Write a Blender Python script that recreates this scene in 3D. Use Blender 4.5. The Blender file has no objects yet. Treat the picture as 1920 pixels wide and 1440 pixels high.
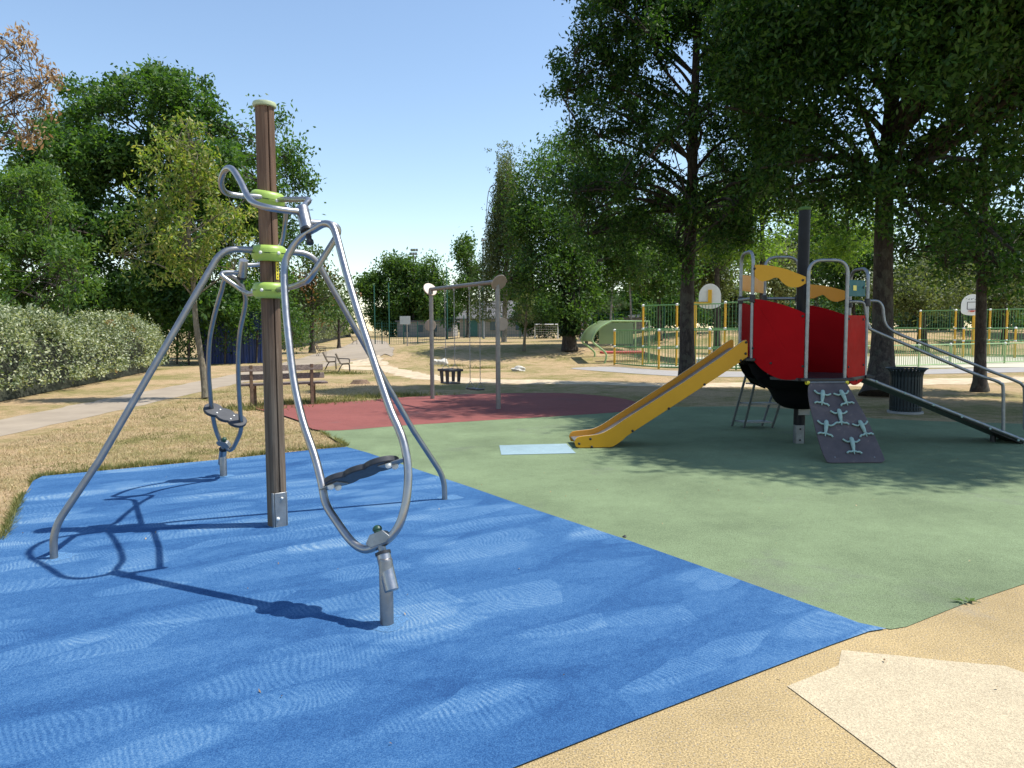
import bpy, bmesh, math, random
import numpy as np
from mathutils import Vector, Matrix

R = math.radians
C = bpy.context.scene.collection
scene = bpy.context.scene

# ------------------------------------------------------------------ camera, sky, sun, exposure
F_PX, PITCH, ROLL, EYE = 1321.0, R(4.4), R(0.3), 1.55
fw = np.array([0, math.cos(PITCH), -math.sin(PITCH)])
up0 = np.array([0, math.sin(PITCH), math.cos(PITCH)])
rt0 = np.array([1.0, 0, 0])
rt = rt0 * math.cos(ROLL) - up0 * math.sin(ROLL)
upv = up0 * math.cos(ROLL) + rt0 * math.sin(ROLL)
cam = bpy.data.cameras.new('camera')
cam.sensor_width = 36.0
cam.lens = F_PX / 1920 * 36.0
cam.clip_end = 3000
cam_o = bpy.data.objects.new('camera', cam)
C.objects.link(cam_o)
cam_o.matrix_world = Matrix(((rt[0], upv[0], -fw[0], 0), (rt[1], upv[1], -fw[1], 0),
                             (rt[2], upv[2], -fw[2], EYE), (0, 0, 0, 1)))
scene.camera = cam_o

SUN = np.array([0.54, 0.04, 1.0])
SUN = SUN / np.linalg.norm(SUN)
world = bpy.data.worlds.new("World")
scene.world = world
world.use_nodes = True
wn = world.node_tree
for n in list(wn.nodes):
    wn.nodes.remove(n)
sky = wn.nodes.new('ShaderNodeTexSky')
sky.sky_type = 'NISHITA'
sky.sun_disc = False
sky.sun_elevation = math.asin(SUN[2])
sky.sun_rotation = math.atan2(SUN[0], SUN[1])
sky.altitude = 50
sky.air_density = 1.15
sky.dust_density = 0.15
sky.ozone_density = 1.1
bg = wn.nodes.new('ShaderNodeBackground')
bg.inputs['Strength'].default_value = 0.132
wo = wn.nodes.new('ShaderNodeOutputWorld')
wn.links.new(sky.outputs[0], bg.inputs[0])
wn.links.new(bg.outputs[0], wo.inputs[0])
sl = bpy.data.lights.new('sun', 'SUN')
sl.energy = 4.2
sl.angle = R(0.53)
sl.color = (1.0, 0.955, 0.88)
so = bpy.data.objects.new('sun', sl)
C.objects.link(so)
so.rotation_euler = Vector(SUN).to_track_quat('Z', 'Y').to_euler()
so.location = (20, 0, 40)
scene.view_settings.view_transform = 'Standard'
scene.view_settings.look = 'None'
scene.view_settings.exposure = 0.62
scene.view_settings.gamma = 1.0
scene.render.engine = 'CYCLES'
scene.cycles.use_denoising = True
scene.cycles.max_bounces = 7
scene.cycles.diffuse_bounces = 2
scene.cycles.glossy_bounces = 3
scene.cycles.transmission_bounces = 4
scene.cycles.transparent_max_bounces = 4

# ------------------------------------------------------------------ helpers
def ray(x, y):
    return fw + rt * ((x - 960) / F_PX) - upv * ((y - 720) / F_PX)
def G(x, y, z=0.0):
    d = ray(x, y)
    t = (z - EYE) / d[2]
    return np.array([d[0] * t, d[1] * t, z])
def D(x, y, Y):
    d = ray(x, y)
    t = Y / d[1]
    return np.array([d[0] * t, Y, EYE + d[2] * t])
def on_plane(x, y, P0, N):
    d = ray(x, y)
    c = np.array([0, 0, EYE])
    t = np.dot(np.array(P0, float) - c, N) / np.dot(d, N)
    return c + d * t
def ss(a, b, x):
    t = np.clip((x - a) / (b - a), 0, 1)
    return t * t * (3 - 2 * t)
def ground(x, y):
    x = np.asarray(x, float); y = np.asarray(y, float)
    m = 0.75 * ss(30.5, 38, y) * ss(-11, -5, x) * (1 - ss(5.0, 9, x))
    m2 = 1.3 * ss(46, 58, y) * ss(6, 14, x)
    m3 = 0.7 * ss(60, 100, y)
    return np.maximum(np.maximum(m, m2), m3)
def norm(v):
    v = np.array(v, float)
    return v / np.linalg.norm(v)

class MB:
    def __init__(s):
        s.v = []; s.f = []
    def add(s, vs, fs):
        o = len(s.v)
        s.v += [tuple(map(float, p)) for p in vs]
        s.f += [tuple(i + o for i in f) for f in fs]
        return s
    def box(s, c, size, rz=0.0, axes=None):
        c = np.array(c, float)
        if axes is None:
            ax = [np.array([math.cos(rz), math.sin(rz), 0]), np.array([-math.sin(rz), math.cos(rz), 0]), np.array([0, 0, 1.0])]
        else:
            ax = [np.array(a, float) for a in axes]
        h = [size[i] / 2 for i in range(3)]
        vs = []
        for k in (-1, 1):
            for j in (-1, 1):
                for i in (-1, 1):
                    vs.append(c + ax[0] * h[0] * i + ax[1] * h[1] * j + ax[2] * h[2] * k)
        return s.add(vs, [(0, 2, 3, 1), (4, 5, 7, 6), (0, 1, 5, 4), (2, 6, 7, 3), (0, 4, 6, 2), (1, 3, 7, 5)])
    def tube(s, pts, r, sides=12, closed=False, caps=True):
        P = [np.array(p, float) for p in pts]
        n = len(P)
        rr = list(r) if hasattr(r, '__len__') else [r] * n
        T = []
        for i in range(n):
            if closed:
                t = P[(i + 1) % n] - P[i - 1]
            else:
                t = P[min(i + 1, n - 1)] - P[max(i - 1, 0)]
            T.append(t / (np.linalg.norm(t) + 1e-12))
        a = np.array([0, 0, 1.0]) if abs(T[0][2]) < 0.9 else np.array([1.0, 0, 0])
        u = np.cross(T[0], a); u /= np.linalg.norm(u)
        U = []
        for i in range(n):
            u = u - T[i] * np.dot(u, T[i]); u /= (np.linalg.norm(u) + 1e-12)
            U.append(u)
        if closed:
            w0 = np.cross(T[0], U[0])
            ulast = U[-1] - T[0] * np.dot(U[-1], T[0])
            tw = math.atan2(np.dot(ulast, w0), np.dot(ulast, U[0]))
            for i in range(n):
                an = -tw * i / n
                w = np.cross(T[i], U[i])
                U[i] = U[i] * math.cos(an) + w * math.sin(an)
        vs = []
        for i in range(n):
            w = np.cross(T[i], U[i])
            for k in range(sides):
                an = 2 * math.pi * k / sides
                vs.append(P[i] + (U[i] * math.cos(an) + w * math.sin(an)) * rr[i])
        fs = []
        m = n if closed else n - 1
        for i in range(m):
            j = (i + 1) % n
            for k in range(sides):
                l = (k + 1) % sides
                fs.append((i * sides + k, i * sides + l, j * sides + l, j * sides + k))
        if caps and not closed:
            fs.append(tuple(range(sides - 1, -1, -1)))
            fs.append(tuple((n - 1) * sides + k for k in range(sides)))
        return s.add(vs, fs)
    def lathe(s, prof, base, axis=(0, 0, 1), sides=24, rad=None):
        # prof: (r, h) pairs
        ax = norm(axis)
        a = np.array([0, 0, 1.0]) if abs(ax[2]) < 0.9 else np.array([1.0, 0, 0])
        u = np.cross(a, ax); u /= np.linalg.norm(u)
        w = np.cross(ax, u)
        base = np.array(base, float)
        vs = []
        for (r, h) in prof:
            for k in range(sides):
                an = 2 * math.pi * k / sides
                q = r * (rad(k, h) if rad else 1)
                vs.append(base + ax * h + (u * math.cos(an) + w * math.sin(an)) * q)
        fs = []
        for i in range(len(prof) - 1):
            for k in range(sides):
                l = (k + 1) % sides
                fs.append((i * sides + k, i * sides + l, (i + 1) * sides + l, (i + 1) * sides + k))
        if prof[0][0] > 1e-4:
            fs.append(tuple(range(sides - 1, -1, -1)))
        if prof[-1][0] > 1e-4:
            fs.append(tuple((len(prof) - 1) * sides + k for k in range(sides)))
        return s.add(vs, fs)
    def prism(s, out, thick):
        out = [np.array(p, float) for p in out]
        t = np.array(thick, float)
        n = len(out)
        vs = [p - t / 2 for p in out] + [p + t / 2 for p in out]
        fs = [tuple(range(n - 1, -1, -1)), tuple(range(n, 2 * n))]
        for i in range(n):
            j = (i + 1) % n
            fs.append((i, j, n + j, n + i))
        return s.add(vs, fs)
    def build(s, name, m, parent=None, smooth=35, bevel=0.0, local=False):
        me = bpy.data.meshes.new(name)
        off = np.zeros(3)
        if parent is not None and not local:
            off = world_loc(parent)
        v = [(p[0] - off[0], p[1] - off[1], p[2] - off[2]) for p in s.v]
        me.from_pydata(v, [], s.f)
        bm = bmesh.new(); bm.from_mesh(me)
        bmesh.ops.recalc_face_normals(bm, faces=bm.faces)
        bm.to_mesh(me); bm.free()
        if smooth:
            for p in me.polygons:
                p.use_smooth = True
            me.set_sharp_from_angle(angle=R(smooth))
        me.materials.append(m)
        o = bpy.data.objects.new(name, me)
        C.objects.link(o)
        if parent is not None:
            o.parent = parent
        if bevel:
            b = o.modifiers.new('bevel', 'BEVEL')
            b.width = bevel; b.segments = 2; b.limit_method = 'ANGLE'; b.angle_limit = R(50)
        return o

def world_loc(o):
    l = np.zeros(3)
    while o is not None:
        l += np.array(o.location); o = o.parent
    return l
def tag(o, label=None, cat=None, group=None, kind=None):
    if label: o['label'] = label
    if cat: o['category'] = cat
    if group: o['group'] = group
    if kind: o['kind'] = kind
    return o
def thing(name, label, cat, loc=(0, 0, 0), rz=0.0, group=None):
    o = bpy.data.objects.new(name, None)
    C.objects.link(o)
    o.location = tuple(map(float, loc)); o.rotation_euler = (0, 0, rz)
    o.empty_display_size = 0.2
    return tag(o, label, cat, group)
def copy_tree(o, parent=None):
    c = o.copy(); C.objects.link(c)
    if parent is not None: c.parent = parent
    for ch in list(o.children):
        copy_tree(ch, c)
    return c
def fillet(pts, r, n=6):
    P = [np.array(p, float) for p in pts]
    out = [P[0]]
    for i in range(1, len(P) - 1):
        a, b, c = P[i - 1], P[i], P[i + 1]
        d1, d2 = np.linalg.norm(a - b), np.linalg.norm(c - b)
        q = min(r, d1 * 0.49, d2 * 0.49)
        p1 = b + (a - b) / d1 * q; p2 = b + (c - b) / d2 * q
        for k in range(n + 1):
            t = k / n
            out.append((1 - t) ** 2 * p1 + 2 * t * (1 - t) * b + t * t * p2)
    out.append(P[-1])
    return out
def spline(pts, n=6, closed=False):
    P = [np.array(p, float) for p in pts]
    m = len(P); out = []
    segs = m if closed else m - 1
    for i in range(segs):
        if closed:
            p0, p1, p2, p3 = P[i - 1], P[i], P[(i + 1) % m], P[(i + 2) % m]
        else:
            p0, p1, p2, p3 = P[max(i - 1, 0)], P[i], P[i + 1], P[min(i + 2, m - 1)]
        for k in range(n):
            t = k / n
            out.append(0.5 * ((2 * p1) + (-p0 + p2) * t + (2 * p0 - 5 * p1 + 4 * p2 - p3) * t * t + (-p0 + 3 * p1 - 3 * p2 + p3) * t ** 3))
    if not closed: out.append(P[-1])
    return out

# ------------------------------------------------------------------ materials
class NT:
    def __init__(s, name):
        s.m = bpy.data.materials.new(name); s.m.use_nodes = True
        s.t = s.m.node_tree
        for n in list(s.t.nodes): s.t.nodes.remove(n)
        s.out = s.n('ShaderNodeOutputMaterial')
        s.p = s.n('ShaderNodeBsdfPrincipled')
        s.l(s.p.outputs[0], s.out.inputs[0])
    def n(s, ty, **kw):
        n = s.t.nodes.new(ty)
        for k, v in kw.items(): setattr(n, k, v)
        return n
    def l(s, a, b): s.t.links.new(a, b)
    def coord(s, scale=(1, 1, 1), rot=(0, 0, 0)):
        g = s.n('ShaderNodeNewGeometry') ; mp = s.n('ShaderNodeMapping')
        mp.inputs['Scale'].default_value = scale; mp.inputs['Rotation'].default_value = rot
        s.l(g.outputs['Position'], mp.inputs[0]); return mp.outputs[0]
    def ocoord(s, scale=(1, 1, 1)):
        g = s.n('ShaderNodeTexCoord'); mp = s.n('ShaderNodeMapping')
        mp.inputs['Scale'].default_value = scale
        s.l(g.outputs['Object'], mp.inputs[0]); return mp.outputs[0]
    def noise(s, vec, scale, detail=4, rough=0.55, dist=0.0):
        n = s.n('ShaderNodeTexNoise'); n.inputs['Scale'].default_value = scale
        n.inputs['Detail'].default_value = detail; n.inputs['Roughness'].default_value = rough
        n.inputs['Distortion'].default_value = dist
        if vec is not None: s.l(vec, n.inputs['Vector'])
        return n.outputs['Fac']
    def ramp(s, fac, stops):
        r = s.n('ShaderNodeValToRGB')
        e = r.color_ramp.elements
        while len(e) < len(stops): e.new(0.5)
        for i, (p, c) in enumerate(stops):
            e[i].position = p; e[i].color = tuple(c) + ((1,) if len(c) == 3 else ())
        s.l(fac, r.inputs[0]); return r.outputs[0]
    def mix(s, fac, a, b, mode='MIX'):
        m = s.n('ShaderNodeMix', data_type='RGBA', blend_type=mode)
        for sock, v in ((m.inputs[0], fac), (m.inputs[6], a), (m.inputs[7], b)):
            if hasattr(v, 'is_linked'): s.l(v, sock)
            elif isinstance(v, (int, float)): sock.default_value = v
            else: sock.default_value = tuple(v) + ((1,) if len(v) == 3 else ())
        return m.outputs[2]
    def math(s, op, a, b=0.0, c=None):
        m = s.n('ShaderNodeMath', operation=op)
        for i, v in enumerate((a, b, c)):
            if v is None: continue
            if hasattr(v, 'is_linked'): s.l(v, m.inputs[i])
            else: m.inputs[i].default_value = v
        return m.outputs[0]
    def bump(s, h, strength=0.3, dist=0.01):
        b = s.n('ShaderNodeBump'); b.inputs['Strength'].default_value = strength
        b.inputs['Distance'].default_value = dist
        s.l(h, b.inputs['Height']); s.l(b.outputs[0], s.p.inputs['Normal'])
    def rough(s, v): s.p.inputs['Roughness'].default_value = v
    def col(s, c):
        if hasattr(c, 'is_linked'): s.l(c, s.p.inputs['Base Color'])
        else: s.p.inputs['Base Color'].default_value = tuple(c) + (1,)

def sc(c, k): return tuple(min(1, x * k) for x in c)
def plain(name, c, rough=0.5, metal=0.0, var=0.18, scale=6.0, bump=0.0, bscale=60, spec=0.5, obj=False):
    m = NT(name)
    v = m.ocoord() if obj else m.coord()
    n1 = m.noise(v, scale, 5, 0.6)
    m.col(m.ramp(n1, [(0.3, sc(c, 1 - var)), (0.7, sc(c, 1 + var))]))
    m.p.inputs['Metallic'].default_value = metal
    m.p.inputs['Specular IOR Level'].default_value = spec
    n2 = m.noise(v, scale * 3.1, 4, 0.6)
    m.l(m.math('MULTIPLY_ADD', n2, 0.3, rough - 0.15), m.p.inputs['Roughness'])
    if bump: m.bump(m.noise(v, bscale, 3), bump, 0.004)
    return m.m

M = {}
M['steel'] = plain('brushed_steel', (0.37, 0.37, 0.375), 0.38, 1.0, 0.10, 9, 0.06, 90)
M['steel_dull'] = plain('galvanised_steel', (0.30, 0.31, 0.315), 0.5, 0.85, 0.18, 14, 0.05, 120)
M['steel_darker'] = plain('darker_steel', (0.30, 0.30, 0.305), 0.45, 1.0, 0.12, 10, 0.05, 90)  # slightly darker and rougher than the brushed steel
M['lime'] = plain('lime_plastic', (0.31, 0.45, 0.085), 0.42, 0, 0.10, 12)
M['lime_pale'] = plain('pale_green_plastic', (0.42, 0.48, 0.30), 0.5, 0, 0.12, 12)
M['white'] = plain('white_plastic', (0.74, 0.74, 0.70), 0.4, 0, 0.06, 12)
M['black'] = plain('black_plastic', (0.018, 0.019, 0.022), 0.45, 0, 0.25, 10)
M['rubber'] = plain('dark_rubber', (0.035, 0.038, 0.045), 0.5, 0, 0.25, 14, 0.1, 200)
M['blackpaint'] = plain('black_paint', (0.008, 0.009, 0.012), 0.45, 0, 0.3, 6, spec=0.25)
M['hull'] = plain('matt_black_board', (0.004, 0.004, 0.005), 0.7, 0, 0.2, 6, spec=0.1)
M['dkgreen'] = plain('dark_green_cap', (0.015, 0.06, 0.035), 0.45)
M['moss_cap'] = plain('dark_moss_green_cap', (0.05, 0.12, 0.02), 0.6)
M['yellow_label'] = plain('yellow_label', (0.75, 0.62, 0.05), 0.45, 0, 0.05)
M['yellow'] = plain('yellow_board', (0.68, 0.33, 0.018), 0.4, 0, 0.05, 3, spec=0.3)
M['yellow_edge'] = plain('pale_board_edge', (0.72, 0.58, 0.36), 0.5, 0, 0.08)
M['orange'] = plain('orange_board', (0.74, 0.30, 0.02), 0.4, 0, 0.06, 3)
M['red'] = plain('red_board', (0.36, 0.004, 0.007), 0.55, 0, 0.08, 3, spec=0.05)
M['red_orange'] = plain('orange_red_board', (0.42, 0.014, 0.010), 0.6, 0, 0.12, 4, spec=0.04)  # more orange than the other red boards
M['teal'] = plain('teal_board', (0.010, 0.115, 0.125), 0.5, 0, 0.06, 3, spec=0.1)
M['frog'] = plain('pale_green_grip', (0.30, 0.42, 0.37), 0.55, 0, 0.15, 30)
M['bolt'] = plain('dark_bolt', (0.03, 0.028, 0.026), 0.4, 0.3)
M['chair_wood'] = plain('brown_slats', (0.12, 0.085, 0.05), 0.6, 0, 0.3, 12)
M['iron'] = plain('dark_iron', (0.03, 0.03, 0.032), 0.5, 0.3)
M['disc'] = plain('brown_disc', (0.33, 0.26, 0.20), 0.35, 0, 0.08, 8)
M['green_paint'] = plain('green_paint', (0.12, 0.27, 0.10), 0.45, 0, 0.12)
M['green_rail'] = plain('pale_green_paint', (0.30, 0.44, 0.20), 0.45, 0, 0.12)
M['yellow_post'] = plain('yellow_post_paint', (0.72, 0.40, 0.03), 0.4, 0, 0.08)
M['net_green'] = plain('dark_green_wire', (0.02, 0.11, 0.08), 0.5, 0.1, 0.15)
M['bin'] = plain('dark_bin_steel', (0.012, 0.022, 0.024), 0.5, 0.1, 0.25, 10)
M['concrete'] = plain('grey_concrete', (0.30, 0.29, 0.27), 0.9, 0, 0.15, 8, 0.2, 60)
M['roof'] = plain('slate_roof', (0.12, 0.115, 0.115), 0.8, 0, 0.12, 3)
M['wall'] = plain('grey_render', (0.27, 0.25, 0.225), 0.9, 0, 0.08, 1)
M['swing_steel'] = plain('grey_swing_steel', (0.25, 0.235, 0.225), 0.5, 0.7, 0.12, 8)
M['glass'] = plain('dark_glass', (0.06, 0.09, 0.12), 0.15)
M['door'] = plain('green_door', (0.03, 0.13, 0.12), 0.5)
M['cwhite'] = plain('white_paint', (0.74, 0.74, 0.72), 0.5, 0, 0.06)
M['rock'] = plain('pale_stone', (0.55, 0.52, 0.46), 0.9, 0, 0.2, 12, 0.5, 20)
M['stump'] = plain('old_stump_wood', (0.17, 0.11, 0.07), 0.9, 0, 0.35, 14, 0.6, 40)
M['redpad'] = plain('red_bench_tube', (0.45, 0.06, 0.05), 0.5)
M['skin'] = plain('skin', (0.42, 0.26, 0.19), 0.6)
M['cloth_dark'] = plain('dark_cloth', (0.035, 0.03, 0.05), 0.9)
M['cloth_red'] = plain('dark_red_cloth', (0.20, 0.03, 0.04), 0.9)
M['hair'] = plain('dark_hair', (0.02, 0.015, 0.01), 0.7)
M['ink'] = plain('dark_ink', (0.03, 0.03, 0.04), 0.6)
M['orange_rim'] = plain('red_rim', (0.50, 0.08, 0.04), 0.5)
M['ash'] = plain('sign_grey', (0.55, 0.60, 0.62), 0.4, 0, 0.05)
M['lamp_grey'] = plain('lamp_grey', (0.25, 0.27, 0.29), 0.5, 0.3)

def wood_post():
    m = NT('weathered_log')
    v = m.coord((15, 15, 0.9))
    n = m.noise(v, 1.5, 8, 0.62, 0.5)
    c = m.ramp(n, [(0.25, (0.035, 0.020, 0.013)), (0.5, (0.125, 0.070, 0.043)), (0.78, (0.25, 0.165, 0.11))])
    g = m.coord()
    sx = m.n('ShaderNodeSeparateXYZ'); m.l(g, sx.inputs[0])
    zf = m.n('ShaderNodeMapRange'); zf.inputs[1].default_value = 2.2; zf.inputs[2].default_value = 1.0
    m.l(sx.outputs[2], zf.inputs[0])
    grey = m.ramp(n, [(0.25, (0.038, 0.027, 0.019)), (0.5, (0.115, 0.082, 0.055)), (0.8, (0.235, 0.185, 0.135))])
    m.col(m.mix(zf.outputs[0], c, grey)); m.rough(0.8)
    m.bump(n, 0.35, 0.006)
    return m.m
M['log'] = wood_post()
def bench_wood():
    m = NT('grey_bench_wood')
    v = m.ocoord((2, 40, 40))
    n = m.noise(v, 1.5, 7, 0.65, 0.3)
    m.col(m.ramp(n, [(0.28, (0.06, 0.04, 0.032)), (0.55, (0.20, 0.155, 0.13)), (0.8, (0.36, 0.31, 0.27))]))
    m.rough(0.85); m.bump(n, 0.5, 0.005)
    return m.m
M['bench'] = bench_wood()
def bark(name, a, b, c2, s=(7, 7, 2.2)):
    m = NT(name)
    v = m.coord(s)
    n = m.noise(v, 2.2, 8, 0.68, 0.6)
    n2 = m.noise(m.coord(), 3.0, 3)
    c = m.ramp(n, [(0.3, a), (0.55, b), (0.75, c2)])
    c = m.mix(m.math('MULTIPLY', m.math('MULTIPLY', m.math('GREATER_THAN', n2, 0.55), n), 0.55), c, (0.12, 0.125, 0.09))
    m.col(c); m.rough(0.95); m.bump(n, 0.9, 0.03)
    return m.m
M['bark'] = bark('grey_bark', (0.016, 0.012, 0.010), (0.055, 0.042, 0.034), (0.13, 0.11, 0.09))
M['bark_pale'] = bark('pale_bark', (0.09, 0.075, 0.05), (0.21, 0.18, 0.13), (0.34, 0.31, 0.24))
M['bark_birch'] = bark('birch_bark', (0.06, 0.055, 0.05), (0.30, 0.29, 0.26), (0.50, 0.48, 0.44))

def leaf(name, cols, trans=0.35, patch=None, rough=0.5, tcol=None):
    m = NT(name)
    g = m.n('ShaderNodeNewGeometry')
    k = len(cols)
    c = m.ramp(g.outputs['Random Per Island'], [(i / max(k - 1, 1), cc) for i, cc in enumerate(cols)])
    n = m.noise(m.coord(), 0.55, 3)
    c = m.mix(1.0, c, m.ramp(n, [(0.3, (0.72, 0.76, 0.72)), (0.7, (1.18, 1.15, 1.0))]), 'MULTIPLY')
    if patch:
        n2 = m.noise(m.coord(), patch[1], 2)
        c = m.mix(m.math('MULTIPLY', m.math('GREATER_THAN', n2, patch[2]), 0.85), c, patch[0])
    m.col(c); m.rough(rough)
    m.p.inputs['Specular IOR Level'].default_value = 0.35
    tr = m.n('ShaderNodeBsdfTranslucent')
    tc = m.mix(1.0, c, tcol or (1.5, 1.6, 0.55), 'MULTIPLY')
    m.l(tc, tr.inputs[0])
    ms = m.n('ShaderNodeMixShader'); ms.inputs[0].default_value = trans
    m.l(m.p.outputs[0], ms.inputs[1]); m.l(tr.outputs[0], ms.inputs[2])
    m.l(ms.outputs[0], m.out.inputs[0])
    return m.m
M['leaf_oak'] = leaf('oak_leaves', [(0.014, 0.046, 0.012), (0.036, 0.094, 0.020), (0.085, 0.160, 0.034)], 0.45)
M['leaf_dark'] = leaf('dark_oak_leaves', [(0.026, 0.072, 0.018), (0.060, 0.130, 0.030), (0.110, 0.190, 0.048)], 0.42)
M['leaf_mid'] = leaf('mid_green_leaves', [(0.045, 0.095, 0.022), (0.075, 0.14, 0.032), (0.10, 0.17, 0.04)], 0.4)
M['leaf_mid2'] = leaf('deep_green_leaves', [(0.028, 0.072, 0.018), (0.055, 0.118, 0.028), (0.105, 0.18, 0.042)], 0.42)  # goes deeper at the dark end than the mid green leaves
M['leaf_sunny'] = leaf('sun_brightened_leaves', [(0.07, 0.14, 0.025), (0.14, 0.23, 0.04), (0.22, 0.31, 0.06)], 0.5)  # glow of backlit foliage put into a brighter yellow-green colour
M['leaf_bright'] = leaf('bright_leaves', [(0.042, 0.10, 0.026), (0.090, 0.170, 0.040), (0.150, 0.225, 0.058)], 0.42)
M['leaf_ash'] = leaf('yellow_green_leaves', [(0.08, 0.15, 0.028), (0.16, 0.24, 0.045), (0.26, 0.31, 0.08), (0.38, 0.34, 0.14)], 0.4)
M['leaf_brown'] = leaf('dead_brown_leaves', [(0.22, 0.14, 0.08), (0.40, 0.28, 0.175), (0.58, 0.44, 0.30)], 0.3, None, 0.7, (1.3, 1.0, 0.6))
M['leaf_silver'] = leaf('silver_leaves', [(0.045, 0.08, 0.035), (0.17, 0.21, 0.12), (0.38, 0.42, 0.29), (0.62, 0.64, 0.52)], 0.25, ((0.36, 0.20, 0.06), 1.9, 0.70))
M['leaf_silver_far'] = leaf('grey_green_leaves', [(0.09, 0.12, 0.055), (0.17, 0.20, 0.10), (0.27, 0.29, 0.16)], 0.25)
M['leaf_birch'] = leaf('birch_leaves', [(0.06, 0.09, 0.04), (0.11, 0.14, 0.065), (0.20, 0.22, 0.12)], 0.4)
M['leaf_pine'] = leaf('pine_needles', [(0.03, 0.07, 0.028), (0.06, 0.115, 0.042), (0.10, 0.15, 0.055)], 0.2)
M['leaf_ivy'] = leaf('ivy_leaves', [(0.012, 0.035, 0.012), (0.025, 0.055, 0.016)], 0.25)

def rubber(name, base, spread, gran, bumpk=0.5, big=0.12, flecks=None, stain=0.4):
    m = NT(name)
    v = m.coord()
    g = m.noise(v, gran, 2, 0.7)
    n2 = m.noise(v, 0.9, 5, 0.6)
    n3 = m.noise(v, 6.0, 4, 0.6)
    c = m.ramp(g, [(0.30, sc(base, 1 - spread)), (0.5, base), (0.70, sc(base, 1 + spread))])
    c = m.mix(1.0, c, m.ramp(n2, [(0.3, (1 - big,) * 3), (0.7, (1 + big,) * 3)]), 'MULTIPLY')
    c = m.mix(1.0, c, m.ramp(n3, [(0.3, (0.93,) * 3), (0.7, (1.06,) * 3)]), 'MULTIPLY')
    n4 = m.noise(v, 0.75, 6, 0.7, 0.8)
    st = m.n('ShaderNodeMapRange', interpolation_type='SMOOTHSTEP'); st.inputs[1].default_value = 0.56; st.inputs[2].default_value = 0.72; st.inputs[4].default_value = stain
    m.l(n4, st.inputs[0])
    gm = sum(base) / 3
    c = m.mix(st.outputs[0], c, (gm * 0.80, gm * 0.78, gm * 0.74))
    if flecks:
        f = m.noise(v, gran * 0.8, 1, 0.5)
        c = m.mix(m.math('GREATER_THAN', f, 0.66), c, flecks)
    m.col(c); m.rough(0.9)
    m.p.inputs['Specular IOR Level'].default_value = 0.25
    m.bump(g, bumpk, 0.006)
    return m
M['green_rubber'] = rubber('green_rubber', (0.164, 0.216, 0.116), 0.42, 170, 0.8, 0.20).m
M['red_rubber'] = rubber('red_rubber', (0.235, 0.077, 0.066), 0.25, 190, 0.5, 0.10).m
M['ochre_rubber'] = rubber('ochre_rubber', (0.405, 0.300, 0.150), 0.55, 130, 1.0, 0.17, (0.29, 0.25, 0.20)).m
M['cream_rubber'] = rubber('cream_rubber', (0.505, 0.420, 0.282), 0.26, 130, 1.0, 0.05, (0.40, 0.32, 0.21), 0.15).m
M['pale_blue_rubber'] = rubber('pale_blue_rubber', (0.25, 0.35, 0.385), 0.2, 190, 0.5, 0.1).m

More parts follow.
